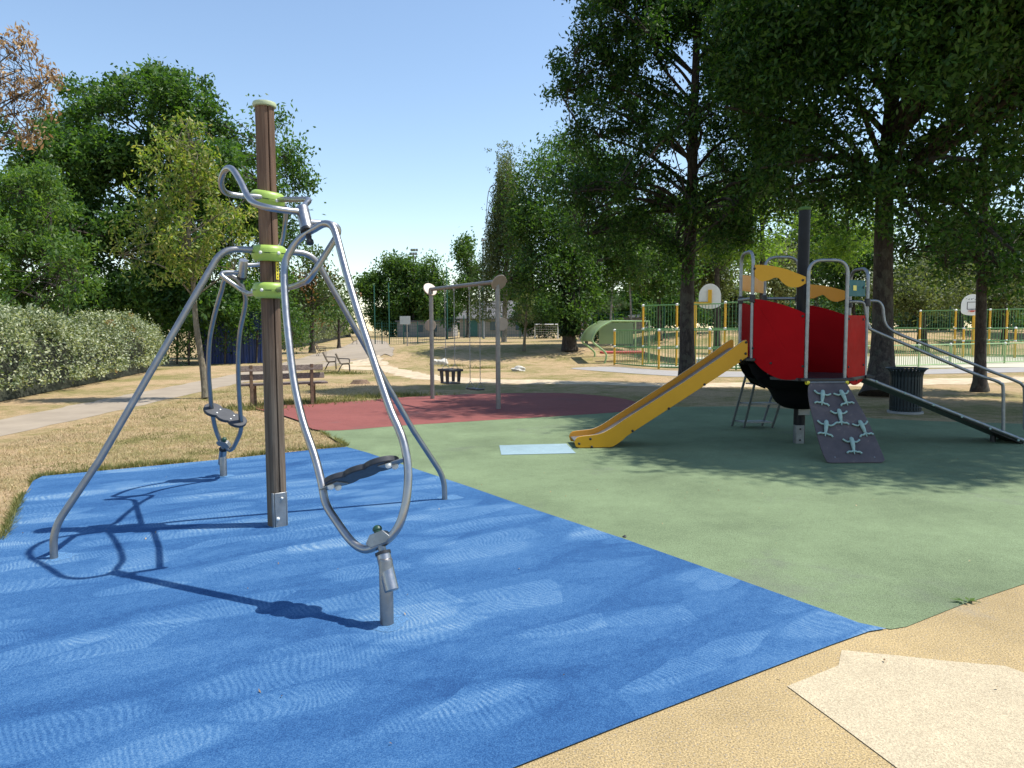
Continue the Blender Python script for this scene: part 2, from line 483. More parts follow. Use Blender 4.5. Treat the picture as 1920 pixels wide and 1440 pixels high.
def blue_rubber():
    m = NT('blue_trowelled_rubber')
    v = m.coord((1, 1, 0.0), (0, 0, R(-29)))
    nn = m.n('ShaderNodeTexNoise'); nn.inputs['Scale'].default_value = 1.1; nn.inputs['Detail'].default_value = 2
    m.l(v, nn.inputs['Vector'])
    dv = m.n('ShaderNodeVectorMath', operation='MULTIPLY_ADD')
    m.l(nn.outputs['Color'], dv.inputs[0]); dv.inputs[1].default_value = (0.62, 0.20, 0); m.l(v, dv.inputs[2])
    def layer(su, sv, off, hatch, seed):
        mp = m.n('ShaderNodeMapping'); mp.inputs['Scale'].default_value = (su, sv, 1); mp.inputs['Location'].default_value = (seed, seed * 1.7, 0)
        m.l(dv.outputs[0], mp.inputs[0])
        vo = m.n('ShaderNodeTexVoronoi', voronoi_dimensions='2D', feature='F1'); vo.inputs['Scale'].default_value = 1.0
        vo.inputs['Randomness'].default_value = 0.95
        m.l(mp.outputs[0], vo.inputs['Vector'])
        ve = m.n('ShaderNodeTexVoronoi', voronoi_dimensions='2D', feature='SMOOTH_F1')
        ve.inputs['Scale'].default_value = 1.0; ve.inputs['Smoothness'].default_value = 0.35
        m.l(mp.outputs[0], ve.inputs['Vector'])
        df = m.n('ShaderNodeVectorMath', operation='SUBTRACT'); m.l(mp.outputs[0], df.inputs[0]); m.l(vo.outputs['Position'], df.inputs[1])
        un = m.n('ShaderNodeVectorMath', operation='MULTIPLY_ADD'); m.l(df.outputs[0], un.inputs[0])
        un.inputs[1].default_value = (1 / su, 1 / sv, 0); un.inputs[2].default_value = (off, 0.02, 0)
        ln = m.n('ShaderNodeVectorMath', operation='LENGTH'); m.l(un.outputs[0], ln.inputs[0])
        wob = m.noise(v, 4.5, 3)
        ph = m.math('ADD', m.math('MULTIPLY', ln.outputs['Value'], hatch), m.math('MULTIPLY', wob, 10.0))
        s_ = m.math('MULTIPLY', m.math('SINE', ph), m.math('MULTIPLY_ADD', m.noise(v, 11, 4, 0.7), 2.6, -0.5))
        sx = m.n('ShaderNodeSeparateColor'); m.l(vo.outputs['Color'], sx.inputs[0])
        return s_, sx.outputs[0], sx.outputs[1], vo.outputs['Distance'], ve.outputs['Color']
    s1, a1, b1, d1, e1 = layer(1.0, 3.1, 0.8, 225, 0.0)
    s2, a2, b2, d2, e2 = layer(1.5, 4.6, 0.6, 260, 7.3)
    s3, a3, b3, d3, e3 = layer(0.45, 1.7, 1.5, 150, 3.1)
    gr = m.noise(m.coord(), 190, 2, 0.7)
    br = m.noise(m.coord(), 1.0, 4)
    sp = m.noise(m.coord(), 14, 4, 0.7)
    def patch(a, d, th):
        e = m.n('ShaderNodeMapRange', interpolation_type='SMOOTHSTEP')
        e.inputs[1].default_value = 0.50; e.inputs[2].default_value = 0.40
        m.l(m.math('MULTIPLY_ADD', sp, 0.16, m.math('SUBTRACT', d, 0.08)), e.inputs[0])
        return m.math('MULTIPLY', m.math('GREATER_THAN', a, th), e.outputs[0])
    k1, k2, k3 = patch(a1, d1, 0.48), patch(a2, d2, 0.62), patch(a3, d3, 0.4)
    h1 = m.math('MULTIPLY', k1, m.math('MULTIPLY_ADD', s1, 0.085, 0.12))
    h2 = m.math('MULTIPLY', k2, m.math('MULTIPLY_ADD', s2, 0.085, 0.13))
    h3 = m.math('MULTIPLY', k3, m.math('MULTIPLY_ADD', s3, 0.03, 0.05))
    soft = m.math('MULTIPLY', m.math('ADD', m.math('ADD', b1, b2), b3), 0.075)
    tot = m.math('ADD', m.math('ADD', m.math('ADD', h1, h2), h3), m.math('ADD', soft, 0.08))
    def rim(d, lo, hi):
        e = m.n('ShaderNodeMapRange', interpolation_type='SMOOTHSTEP')
        e.inputs[1].default_value = lo; e.inputs[2].default_value = hi; e.inputs[3].default_value = 0.0; e.inputs[4].default_value = -0.055
        m.l(d, e.inputs[0]); return e.outputs[0]
    tot = m.math('ADD', tot, m.math('ADD', rim(d1, 0.50, 0.54), rim(d3, 0.46, 0.49)))
    tot = m.math('ADD', tot, 0.10)
    tot = m.math('ADD', tot, m.math('MULTIPLY_ADD', br, 0.26, -0.13))
    tot = m.math('ADD', tot, m.math('MULTIPLY_ADD', sp, 0.30, -0.15))
    tot = m.math('ADD', tot, m.math('MULTIPLY_ADD', gr, 1.3, -0.65))
    c = m.ramp(tot, [(0.0, (0.012, 0.056, 0.165)), (0.25, (0.027, 0.103, 0.250)), (0.55, (0.078, 0.182, 0.335)), (1.0, (0.25, 0.345, 0.42))])
    m.col(c); m.rough(0.9); m.p.inputs['Specular IOR Level'].default_value = 0.25
    m.bump(m.math('ADD', gr, m.math('MULTIPLY', m.math('ADD', h1, h2), 0.5)), 0.5, 0.006)
    return m.m
M['blue_rubber'] = blue_rubber()

def grass_mat():
    m = NT('dry_grass_ground')
    v = m.coord()
    f = m.noise(v, 38, 5, 0.75)
    b = m.noise(v, 0.35, 5, 0.6)
    q = m.noise(v, 3.2, 5, 0.65)
    dry = m.ramp(f, [(0.28, (0.18, 0.118, 0.062)), (0.5, (0.43, 0.305, 0.175)), (0.72, (0.60, 0.455, 0.285))])
    grn = m.ramp(f, [(0.28, (0.075, 0.078, 0.025)), (0.5, (0.22, 0.195, 0.075)), (0.74, (0.40, 0.33, 0.15))])
    t = m.math('ADD', m.math('MULTIPLY', b, 1.0), m.math('MULTIPLY', q, 0.7))
    mr = m.n('ShaderNodeMapRange'); mr.inputs[1].default_value = 0.75; mr.inputs[2].default_value = 0.99
    m.l(t, mr.inputs[0])
    m.col(m.mix(mr.outputs[0], dry, grn)); m.rough(1.0)
    m.p.inputs['Specular IOR Level'].default_value = 0.1
    m.bump(f, 0.8, 0.03)
    return m.m
M['grass'] = grass_mat()
M['path'] = plain('path_surface', (0.33, 0.275, 0.21), 0.95, 0, 0.14, 1.3, 0.3, 60, 0.2)
M['dirt'] = plain('pale_dirt', (0.52, 0.42, 0.29), 1.0, 0, 0.25, 3.0, 0.4, 30, 0.1)
M['tarmac'] = plain('grey_tarmac_path', (0.33, 0.31, 0.29), 0.95, 0, 0.10, 2.5, 0.3, 60, 0.2)
M['court'] = plain('pale_court', (0.50, 0.47, 0.36), 0.95, 0, 0.06, 1.0, 0.1, 60, 0.2)

# ------------------------------------------------------------------ ground and surfaces
def axis_pts(a, b, dense):
    out = [a]
    while out[-1] < b:
        x = out[-1]
        out.append(x + (dense if -40 < x < 90 else max(dense, abs(x) * 0.12)))
    return out
def build_ground():
    xs = np.array(axis_pts(-900, 900, 1.5)); ys = np.array(axis_pts(-60, 1500, 1.5))
    X, Y = np.meshgrid(xs, ys)
    Z = ground(X, Y) - 0.02
    v = np.stack([X.ravel(), Y.ravel(), Z.ravel()], 1)
    nx, ny = len(xs), len(ys)
    f = [(j * nx + i, j * nx + i + 1, (j + 1) * nx + i + 1, (j + 1) * nx + i) for j in range(ny - 1) for i in range(nx - 1)]
    me = bpy.data.meshes.new('ground'); me.from_pydata(v.tolist(), [], f)
    for p in me.polygons: p.use_smooth = True
    me.materials.append(M['grass'])
    o = bpy.data.objects.new('ground', me); C.objects.link(o)
    tag(o, kind='structure')
build_ground()

def sheet(name, pts, z, m, smooth=True, follow=False, jag=0.0):
    P = spline([np.array([p[0], p[1], 0.0]) for p in pts], 4, True) if smooth else [np.array([p[0], p[1], 0.0]) for p in pts]
    if jag:
        rj = random.Random(3); Q = []
        for i in range(len(P)):
            a, b = P[i], P[(i + 1) % len(P)]
            k = max(1, min(14, int(np.linalg.norm(b - a) / 0.35)))
            for j in range(k):
                q = a + (b - a) * j / k
                w = jag * (1 + 0.02 * abs(q[1]))
                Q.append(q + np.array([rj.uniform(-w, w), rj.uniform(-w, w), 0]))
        P = Q
    bm = bmesh.new()
    vs = [bm.verts.new((p[0], p[1], z)) for p in P]
    f = bm.faces.new(vs)
    bmesh.ops.triangulate(bm, faces=[f])
    if follow:
        for _ in range(4):
            long = [e for e in bm.edges if e.calc_length() > 1.2]
            if not long: break
            bmesh.ops.subdivide_edges(bm, edges=long, cuts=1)
            bmesh.ops.triangulate(bm, faces=bm.faces[:])
        for v in bm.verts: v.co.z = float(ground(v.co.x, v.co.y)) - 0.016 + (z + 0.016) * float(ss(26, 45, v.co.y))
    bmesh.ops.recalc_face_normals(bm, faces=bm.faces)
    for fc in bm.faces:
        if fc.normal.z < 0: fc.normal_flip()
    me = bpy.data.meshes.new(name); bm.to_mesh(me); bm.free()
    me.materials.append(m)
    o = bpy.data.objects.new(name, me); C.objects.link(o)
    return tag(o, kind='structure')

def GT(x, y):
    d = ray(x, y)
    for t in np.linspace(8, 260, 1800):
        p = np.array([0, 0, EYE]) + d * t
        if p[2] <= float(ground(p[0], p[1])): return p
    return p
px = lambda *a: [G(x, y) for x, y in a]
pxt = lambda *a: [GT(x, y) for x, y in a]
def dens(pts, n=3):
    out = []
    for i in range(len(pts)):
        a, b = np.array(pts[i]), np.array(pts[(i + 1) % len(pts)])
        for k in range(n): out.append(a + (b - a) * k / n)
    return out
BLUE = px((-260, 1440), (0, 1010), (40, 940), (62, 903), (80, 894), (200, 883), (420, 862), (600, 843), (650, 839), (690, 850), (760, 874),
          (880, 914), (1000, 956), (1170, 1012), (1400, 1094), (1560, 1151), (1610, 1170), (1662, 1181), (1630, 1186), (1560, 1211),
          (1400, 1272), (1180, 1357), (960, 1444)) + [np.array([-0.7, 1.9, 0]), np.array([-2.6, 0.9, 0]), np.array([-5.4, 1.2, 0])]
sheet('ochre_pavement', [(-4.5, -4), (-4.5, 0.6), (-1.8, 1.9), (-0.3, 3.0), (1.4, 4.3), (5, 7.0), (14, 11.5), (16, 8), (16, -4)], 0.0, M['ochre_rubber'], False)
sheet('green_surface', dens(px((600, 807), (760, 797), (940, 786), (1060, 779), (1170, 771), (1200, 762), (1280, 763), (1400, 762), (1500, 768), (1640, 785),
      (1750, 790), (1920, 795), (2300, 806)) + [np.array([14, 8.2, 0])] + px((2300, 975), (2100, 1030), (1920, 1096), (1800, 1136), (1740, 1160), (1700, 1176), (1670, 1181), (1560, 1160), (1400, 1105),
      (1170, 1022), (1000, 966), (880, 924), (760, 884), (690, 858), (655, 842)), 1), 0.004, M['green_rubber'], False)
sheet('blue_surface', BLUE, 0.008, M['blue_rubber'], False)
sheet('red_surface', px((474, 764), (526, 759), (597, 756), (686, 751), (729, 747), (818, 742), (929, 738), (1040, 737), (1100, 740), (1155, 746), (1193, 754), (1205, 762),
      (1170, 772), (1060, 780), (940, 787), (760, 798), (606, 808), (560, 789), (520, 776)), 0.006, M['red_rubber'])
sheet('cream_patch', px((1578, 1220), (1572, 1249), (1476, 1288), (1560, 1350), (1660, 1425), (1760, 1500), (2300, 1600), (2300, 1400), (1960, 1278), (1905, 1257), (1885, 1250), (1770, 1240), (1690, 1231)), 0.004, M['cream_rubber'], False)
M['pale_ring'] = rubber('pale_worn_blue_rubber', (0.085, 0.195, 0.36), 0.5, 150, 0.6, 0.1, None, 0.0).m
for q in ((114, 1045), (844, 935), (726, 1170), (419, 893), (521, 985)):
    c = G(*q); rj = random.Random(q[0])
    sheet('worn_patch', [c + np.array([math.cos(a) * rj.uniform(.07, .16), math.sin(a) * rj.uniform(.06, .13), 0]) for a in np.linspace(0, 2 * math.pi, 10)[:-1]], 0.0095, M['pale_ring'], True)
sheet('pale_blue_patch', px((936, 836), (1062, 833), (1080, 851), (940, 854)), 0.009, M['pale_blue_rubber'], False)
sheet('asphalt_path', pxt((-500, 925), (-200, 868), (0, 818), (250, 762), (400, 728), (500, 708), (590, 690), (650, 682), (690, 676), (722, 664), (738, 652), (728, 644), (700, 637),
      (682, 634), (670, 637), (660, 643), (620, 657), (560, 673), (440, 701), (250, 737), (0, 785), (-200, 820), (-500, 870)), 0.022, M['path'], True, True, 0.05)
sheet('dirt_trail', pxt((640, 684), (700, 668), (716, 672), (730, 686), (780, 698), (850, 706), (960, 711), (1100, 713), (1250, 718), (1400, 716), (1520, 713), (1700, 710), (2000, 704), (2300, 702), (2300, 711), (2000, 714), (1700, 722), (1520, 725),
      (1400, 725), (1250, 725), (1100, 720), (960, 719), (850, 716), (760, 706), (700, 694), (650, 692)), 0.030, M['dirt'], True, True, 0.13)
sheet('tarmac_path', px((1070, 690), (1150, 687), (1250, 694), (1400, 696), (1620, 694), (1920, 688), (2300, 682), (2300, 690), (1920, 697), (1620, 703), (1400, 706), (1280, 705), (1150, 697)), -0.010, M['tarmac'])
court = [(4.7, 31.2), (6.3, 28.2), (12, 27.2), (24, 27.6), (36, 29), (40, 37), (26, 38), (12, 39), (6.5, 37.5)]
sheet('sports_court', court, -0.006, M['court'], False)

# ------------------------------------------------------------------ vegetation
def leaf_cloud(twigs, per, sig, L, W, seed, droop=0.0, upbias=0.5):
    """twigs: (n,3) centres -> leaf quads scattered around each"""
    rg = np.random.default_rng(seed)
    T = np.asarray(twigs, float)
    n = len(T) * per
    P = np.repeat(T, per, 0) + rg.normal(0, 1, (n, 3)) * np.asarray(sig)
    d = rg.normal(0, 1, (n, 3)); d[:, 2] -= droop
    d /= np.linalg.norm(d, axis=1)[:, None]
    nn = rg.normal(0, 1, (n, 3)); nn[:, 2] = np.abs(nn[:, 2]) + upbias
    s = np.cross(d, nn); s /= np.linalg.norm(s, axis=1)[:, None]
    l = L * rg.uniform(0.6, 1.35, n)[:, None]; w = W * rg.uniform(0.65, 1.3, n)[:, None]
    bend = np.cross(s, d) * l * rg.uniform(-0.15, 0.2, n)[:, None]
    a = P - d * l * 0.5; b = P + s * w * 0.5 + bend; c = P + d * l * 0.5; e = P - s * w * 0.5 + bend
    return np.stack([a, b, c, e], 1).reshape(-1, 3)
def quad_obj(name, V, m, parent=None, nper=4):
    off = world_loc(parent) if parent is not None else np.zeros(3)
    V = (V - off).astype(np.float32)
    n = len(V)
    me = bpy.data.meshes.new(name)
    me.vertices.add(n); me.vertices.foreach_set('co', V.ravel())
    me.loops.add(n); me.loops.foreach_set('vertex_index', np.arange(n, dtype=np.int32))
    me.polygons.add(n // nper)
    me.polygons.foreach_set('loop_start', np.arange(0, n, nper, dtype=np.int32))
    me.update(calc_edges=True); me.validate()
    me.materials.append(m)
    o = bpy.data.objects.new(name, me); C.objects.link(o)
    if parent is not None: o.parent = parent
    return o
def clump_twigs(clumps, dens_, seed, shell=0.45):
    rg = np.random.default_rng(seed); out = []
    for c in clumps:
        cx, cy, cz, rx, ry, rz = c[:6]
        n = max(3, int(dens_ * rx * ry * rz * 4.19 * (c[6] if len(c) > 6 else 1)))
        u = rg.normal(0, 1, (n, 3)); u /= np.linalg.norm(u, axis=1)[:, None]
        r = shell + (1 - shell) * rg.uniform(0, 1, n) ** 0.6
        out.append(np.stack([cx + u[:, 0] * rx * r, cy + u[:, 1] * ry * r, cz + u[:, 2] * rz * r], 1))
    return np.concatenate(out)
def rand_clumps(c, rad, n, seed, k=(0.26, 0.42), taper=0.0, floor=None):
    rg = random.Random(seed); out = []
    while len(out) < n:
        x, y, z = rg.uniform(-1, 1), rg.uniform(-1, 1), rg.uniform(-1, 1)
        if x * x + y * y + z * z > 1: continue
        if x * x + y * y + z * z < 0.12 and rg.random() < 0.7: continue
        f = 1 - taper * max(0, z)
        q = rg.uniform(*k)
        out.append((c[0] + x * f * rad[0] * (1 - q * 0.5), c[1] + y * f * rad[1] * (1 - q * 0.5), c[2] + z * rad[2] * (1 - q * 0.5),
                    rad[0] * q * rg.uniform(0.8, 1.25), rad[1] * q * rg.uniform(0.8, 1.25), min(rad[2] * q, rad[0] * q * 0.8) * rg.uniform(0.7, 1.1)))
    return out
def tree(name, label, cat, base, trunk_pts, r0, r1, clumps, dens_, per, sig, L, W, lm, bm_, seed, group=None, droop=0.3, limb_r=0.45, flare=1.6, twigs_on=True, extra=None, shell=0.45):
    base = np.array([base[0], base[1], float(ground(base[0], base[1])) - 0.03 if len(base) < 3 else base[2]])
    t = thing(name, label, cat, base, 0, group)
    rg = random.Random(seed)
    tp = spline([np.array(p, float) for p in trunk_pts], 6)
    n = len(tp)
    mb = MB()
    rr = []
    for i in range(n):
        f = i / (n - 1)
        h = tp[i][2] - base[2]
        rr.append((r0 + (r1 - r0) * f) * (1 + (flare - 1) * math.exp(-h / (r0 * 1.6))))
    mb.tube(tp, rr, 14)
    tops = np.array(tp)
    z0, z1 = tops[0][2], tops[-1][2]
    tw = clump_twigs(clumps, dens_, seed, shell)
    for ci, c in enumerate(clumps):
        if ci % 2 and ci > 8: continue
        cc = np.array(c[:3])
        h = np.linalg.norm(cc[:2] - tops[-1][:2])
        zz = min(max(cc[2] - 0.45 * h - rg.uniform(0, 0.6), z0 + (z1 - z0) * 0.38), z1)
        j = int(np.argmin(np.abs(tops[:, 2] - zz)))
        p0 = tops[j]
        mid = p0 * 0.5 + cc * 0.5 + np.array([rg.uniform(-.3, .3), rg.uniform(-.3, .3), 0.12 * h])
        rb = max(0.012, min(rr[j] * limb_r, 0.035 + 0.016 * np.linalg.norm(cc - p0)))
        lp = spline([p0, mid, cc], 5)
        mb.tube(lp, list(np.linspace(rb, rb * 0.3, len(lp))), 6, caps=False)
        if twigs_on:
            near = tw[np.argsort(np.sum((tw - cc) ** 2, 1))]
            for q in range(0, min(len(near), 60), 7):
                e = near[q]
                m_ = (cc + e) / 2 + np.array([0, 0, 0.1])
                mb.tube([cc, m_, e], [rb * 0.3, rb * 0.2, rb * 0.08], 4, caps=False)
    mb.build('trunk', bm_, t, 60)
    V = leaf_cloud(tw, per, sig, L, W, seed + 1, droop)
    if extra is not None: V = np.concatenate([V, extra])
    quad_obj('crown', V, lm, t)
    return t

# ------------------------------------------------------------------ standing spinner on the blue pad
SP = np.array([-1.88, 5.53, 0.0])
AX = np.array([0.84, 0.543, 0.0]); BX = np.array([0.535, -0.846, 0.0]); ZX = np.array([0, 0, 1.0])
def S3(a, b, z): return SP + AX * a + BX * b + ZX * z
spin = thing('standing_spinner', 'tall wooden post with green collars and two hanging steel stirrups on blue rubber', 'play equipment', SP)
def post_rad(k, h):
    q = 1 + 0.012 * math.sin(k * 2.1) + 0.012 * math.sin(k * 0.9 + h * 1.3)
    if k == NOTCH: q *= 0.78
    if k in (NOTCH - 1, NOTCH + 1): q *= 0.985
    return q
NOTCH = 8
prof = [(0.0735, 0.0), (0.073, 0.4), (0.0725, 0.8), (0.072, 1.3), (0.071, 1.8), (0.0705, 2.3), (0.070, 2.8), (0.0695, 3.26)]
post = MB().lathe(prof, SP, sides=72, rad=post_rad).build('post', M['log'], spin, 30)
MB().lathe([(0.001, 3.295), (0.06, 3.294), (0.084, 3.287), (0.089, 3.272), (0.086, 3.256), (0.06, 3.25)][::-1], SP, sides=32).build('cap', M['lime_pale'], post, 50)
# steel shoe at the foot of the post, on the side facing the camera-right
sd = norm([0.62, -0.78, 0]); sdn = np.array([-sd[1], sd[0], 0])
shoe = MB().box(SP + sd * 0.075 + ZX * 0.13, (0.09, 0.014, 0.30), axes=(sdn, sd, ZX))
shoe.box(SP + sd * 0.053 + sdn * 0.052 + ZX * 0.13, (0.012, 0.05, 0.30), axes=(sdn, sd, ZX))
shoe.box(SP + sd * 0.053 - sdn * 0.052 + ZX * 0.13, (0.012, 0.05, 0.30), axes=(sdn, sd, ZX))
shoe_o = shoe.build('foot_bracket', M['steel_dull'], spin, bevel=0.004)
def dome(c, ax, r, h, m, name, parent):
    return MB().lathe([(r, 0), (r, h * 0.35), (r * 0.85, h * 0.7), (r * 0.5, h * 0.93), (0.0005, h)], c, ax, 14).build(name, m, parent, 50)
for (dx, dz, r) in ((-0.024, 0.075, 0.014), (0.012, 0.235, 0.010)):
    dome(SP + sd * 0.082 + sdn * dx + ZX * dz, sd, r, 0.012, M['white'], 'bolt', shoe_o)
# collars
def collar(z, tilt):
    ax = norm(ZX + AX * tilt[0] + BX * tilt[1])
    c = SP + ZX * z
    pr = [(0.066, -0.058), (0.10, -0.062), (0.118, -0.052), (0.129, -0.030), (0.131, -0.004), (0.1285, -0.002), (0.1285, 0.002), (0.131, 0.004), (0.128, 0.030), (0.117, 0.050), (0.10, 0.060), (0.066, 0.060)]
    o = MB().lathe(pr, c, ax, 40).build('collar', M['lime'], spin, 40)
    u = norm(np.cross(ax, AX)); w = np.cross(ax, u)
    for k in range(6):
        an = R(18 + 60 * k)
        dd = u * math.cos(an) + w * math.sin(an)
        MB().lathe([(0.013, -0.004), (0.013, 0.008), (0.009, 0.014), (0.0005, 0.016)], c + dd * 0.126, dd, 12).build('bolt', M['white'], o, 50)
        # short moulded slot between bolts
        d2 = u * math.cos(an + R(22)) + w * math.sin(an + R(22))
        d3 = np.cross(ax, d2)
        MB().box(c + d2 * 0.128, (0.045, 0.008, 0.004), axes=(d3, d2, ax)).build('slot', M['dkgreen'], o, 0)
    return o
collar(2.56, (0.10, 0.14)); collar(2.15, (0, 0.05)); collar(1.865, (0, 0.03))
# legs: one tube each side of the post
TR = 0.0245
for s in (1, -1):
    q = 1.50
    pts = fillet([S3(s * 0.10, 0, 2.17), S3(s * 0.33, 0, 2.17), S3(s * (q - 0.02), 0, 0.24), S3(s * q, 0, -0.02)], 0.22 if True else 0, 8)
    pts = fillet([S3(s * 0.10, 0, 2.17), S3(s * 0.34, 0, 2.17), S3(s * 1.2, 0, 0.66)], 0.2, 8)[:-1] + fillet([S3(s * 1.2, 0, 0.66), S3(s * (q - 0.005), 0, 0.21), S3(s * q, 0, -0.02)], 0.12, 8)
    MB().tube(pts, TR, 16).build('leg', M['steel_darker'], spin)
# yellow approval sticker on the post
yd = norm([0.93, -0.36, 0]); ydn = np.array([-yd[1], yd[0], 0])
st = MB().box(SP + yd * 0.0735 + ZX * 2.015, (0.030, 0.003, 0.135), axes=(ydn, yd, ZX)).build('sticker', M['yellow_label'], spin, 0)
for k in range(5):
    MB().box(SP + yd * 0.0765 + ZX * (1.965 + k * 0.024), (0.010, 0.002, 0.011), axes=(ydn, yd, ZX)).build('mark', M['ink'], st, 0)

def seat_board(center, xdir, ndir, m, name, parent):
    """three overlapping discs joined into one standing board"""
    xdir = norm(xdir); ndir = norm(ndir); yd_ = np.cross(ndir, xdir)
    r, cs = 0.098, (-0.13, 0.0, 0.13)
    ts = np.linspace(-0.13 - r, 0.13 + r, 61)
    up_, dn_ = [], []
    for t in ts:
        h = max([math.sqrt(max(r * r - (t - c) ** 2, 0)) for c in cs])
        up_.append(center + xdir * t + yd_ * h); dn_.append(center + xdir * t - yd_ * h)
    out = up_ + dn_[::-1][1:-1]
    return MB().prism(out, ndir * 0.034).build(name, m, parent, 40, bevel=0.006)

def spinner_unit(s, dz, pix, piv_b, piv_t, Wd, foot, name_frame, front):
    def T(a, b, z, k=1.0): return S3(a * s, b * s, z - dz * k)
    # wavy handle loop from the top collar out to the socket and back
    loop = [T(0.02, 0.10, 2.55, 0), T(-.10, .09, 2.56, 0), T(-.22, .09, 2.555, 0), T(-.33, .14, 2.56, .1), T(-.385, .28, 2.60, .2), T(-.385, .44, 2.655, .4), T(-.37, .60, 2.635, .5), T(-.355, .78, 2.52, .7),
            T(-.35, .95, 2.40, .9), T(-.33, 1.08, 2.335, 1), T(-.24, 1.17, 2.30, 1), T(-.065, 1.168, 2.295, 1)]
    if not front: loop = [S3(*q) for q in ((.06, -.07, 2.555), (.13, -.12, 2.56), (.2, -.3, 2.58), (.27, -.5, 2.58), (.34, -.8, 2.50), (.36, -1.0, 2.36), (.31, -1.12, 2.22), (.2, -1.165, 2.17), (.05, -1.165, 2.155))]
    MB().tube(spline(loop, 6), 0.0205, 14).build('handle_tube', M['steel'], spin)
    if front: MB().tube(spline([T(.06, .08, 2.555, 0), T(.07, .5, 2.49, .2), T(.05, .9, 2.425, .6), T(-.02, 1.06, 2.36, .9), T(-.06, 1.152, 2.322, 1)], 6), 0.0195, 14).build('stay_tube', M['steel'], spin)
    brace = fillet([T(.03, .09, 1.865, 0), T(.02, .62, 1.865, .0), T(-.02, 1.10, 1.875, .05 if s > 0 else -.2)], .05)[:-1] + fillet([T(.02, .70, 1.865, .0), T(-.02, 1.12, 1.88, .0 if s > 0 else -.3), T(.18, 1.215, 2.225, 1), T(-.06, 1.203, 2.230, 1)], 0.10, 8)[1:]
    MB().tube(brace, 0.0205, 14).build('brace_tube', M['steel'], spin)
    pt = np.array(piv_t); pb = np.array(piv_b)
    U = norm(pt - pb)
    sock = MB().lathe([(0.036, 0), (0.040, 0.004), (0.040, 0.168), (0.036, 0.174)], pt + U * 0.045, U, 20).build('socket', M['steel'], spin)
    MB().lathe([(0.044, 0), (0.044, 0.018)], pt + U * 0.036, U, 20).build('ring', M['black'], sock)
    MB().lathe([(0.018, -0.056), (0.023, -0.052), (0.023, -0.032), (0.017, -0.030), (0.017, 0.045)], pt, U, 14).build('pivot_pin', M['dkgreen'] if s < 0 else M['bolt'], sock)
    # stirrup frame
    N = norm(np.cross(U, Wd))
    pts = [on_plane(x, y, pb, N) for x, y in pix]
    fr = MB().tube(spline(pts, 5, True), 0.0225, 14, closed=True).build(name_frame, M['steel'] if front else M['steel_darker'], spin, 60)
    # plate on the low bend, green nut, pin
    bw = norm(np.cross(N, U))
    MB().prism([pb + bw * 0.075 - U * 0.004, pb + U * 0.038 + bw * 0.04, pb + U * 0.038 - bw * 0.04, pb - bw * 0.075 + U * 0.0, pb - bw * 0.05 - U * 0.03, pb + bw * 0.05 - U * 0.03], N * 0.052).build('pivot_plate', M['steel_dull'], fr, bevel=0.003)
    MB().lathe([(0.02, 0.02), (0.022, 0.05), (0.026, 0.052), (0.026, 0.060), (0.021, 0.071), (0.010, 0.078), (0.0005, 0.079)], pb, U, 16).build('nut', M['dkgreen'], fr, 50)
    # foot board
    f0 = on_plane(*foot[0], pb, N); f1 = on_plane(*foot[1], pb, N)
    xd = norm(f1 - f0); c = (f0 + f1) / 2
    nd = norm(U - xd * np.dot(U, xd))
    bd = seat_board(c + nd * 0.02, xd, nd, M['rubber'], 'foot_board', spin)
    yd_ = np.cross(nd, xd)
    hl = np.linalg.norm(f1 - f0) / 2
    for e in (-1, 1):
        MB().prism([c + xd * e * (hl + 0.01) + yd_ * 0.03, c + xd * e * (hl - 0.13) + yd_ * 0.055, c + xd * e * (hl - 0.13) - yd_ * 0.055, c + xd * e * (hl + 0.01) - yd_ * 0.03], nd * 0.006).build('board_bracket', M['steel_dull'], bd, bevel=0.001)
        for g in (-1, 1):
            p = c + xd * e * (hl - 0.075) + yd_ * g * 0.034
            dome(p - nd * 0.003, -nd, 0.019, 0.024, M['white'], 'bolt', bd)
            dome(p + nd * 0.036, nd, 0.009, 0.005, M['white'], 'bolt', bd)
    # ground post and lower socket
    low = pb - U * 0.07
    so_ = MB().lathe([(0.034, 0), (0.038, 0.005), (0.038, 0.195), (0.034, 0.2)], low - U * 0.205, U, 20).build('lower_socket', M['steel'], spin)
    MB().lathe([(0.042, 0), (0.042, 0.016)], low - U * 0.012, U, 20).build('ring', M['black'], so_)
    MB().lathe([(0.021, -0.01), (0.021, 0.09)], low, U, 14).build('pivot_pin', M['steel_dull'], so_)
    gp = S3(0, 2.268 * s, 0)
    top = 0.36 if front else 0.30
    MB().lathe([(0.036, -0.02), (0.036, top - 0.01), (0.03, top)], gp, ZX, 24).build('ground_post', M['steel_darker'], spin)
FP = [(576, 437), (590, 429), (604, 421), (615, 420), (624, 426), (632, 446), (656, 535), (692, 650), (729, 760), (746, 800), (757, 830), (764, 868), (765, 905), (760, 948), (748, 985), (730, 1009), (708, 1023), (684, 1030), (659, 1015), (630, 976), (611, 944),
      (603, 905), (590, 855), (568, 790), (552, 720), (543, 650), (536, 580), (533, 520), (535, 492), (545, 470), (559, 451)]
spinner_unit(1, 0.0, FP, S3(0, 2.19, 0.44), S3(-.06, 1.255, 2.135), np.array(AX * .46 + BX * .50 + ZX * .30), ((606, 918), (756, 862)), 'stirrup_frame', True)
RP = [(440.5, 521), (429, 517), (420, 527), (416.5, 542), (413, 553), (402, 592), (393, 639), (391, 694), (394, 736), (396.5, 764), (401, 790), (404, 803), (411, 822), (423, 838), (433.6, 843), (445, 824), (452, 802), (450, 764), (447.5, 722), (446.7, 667), (450, 622), (458, 583), (460.5, 560), (455, 540), (448, 527)]
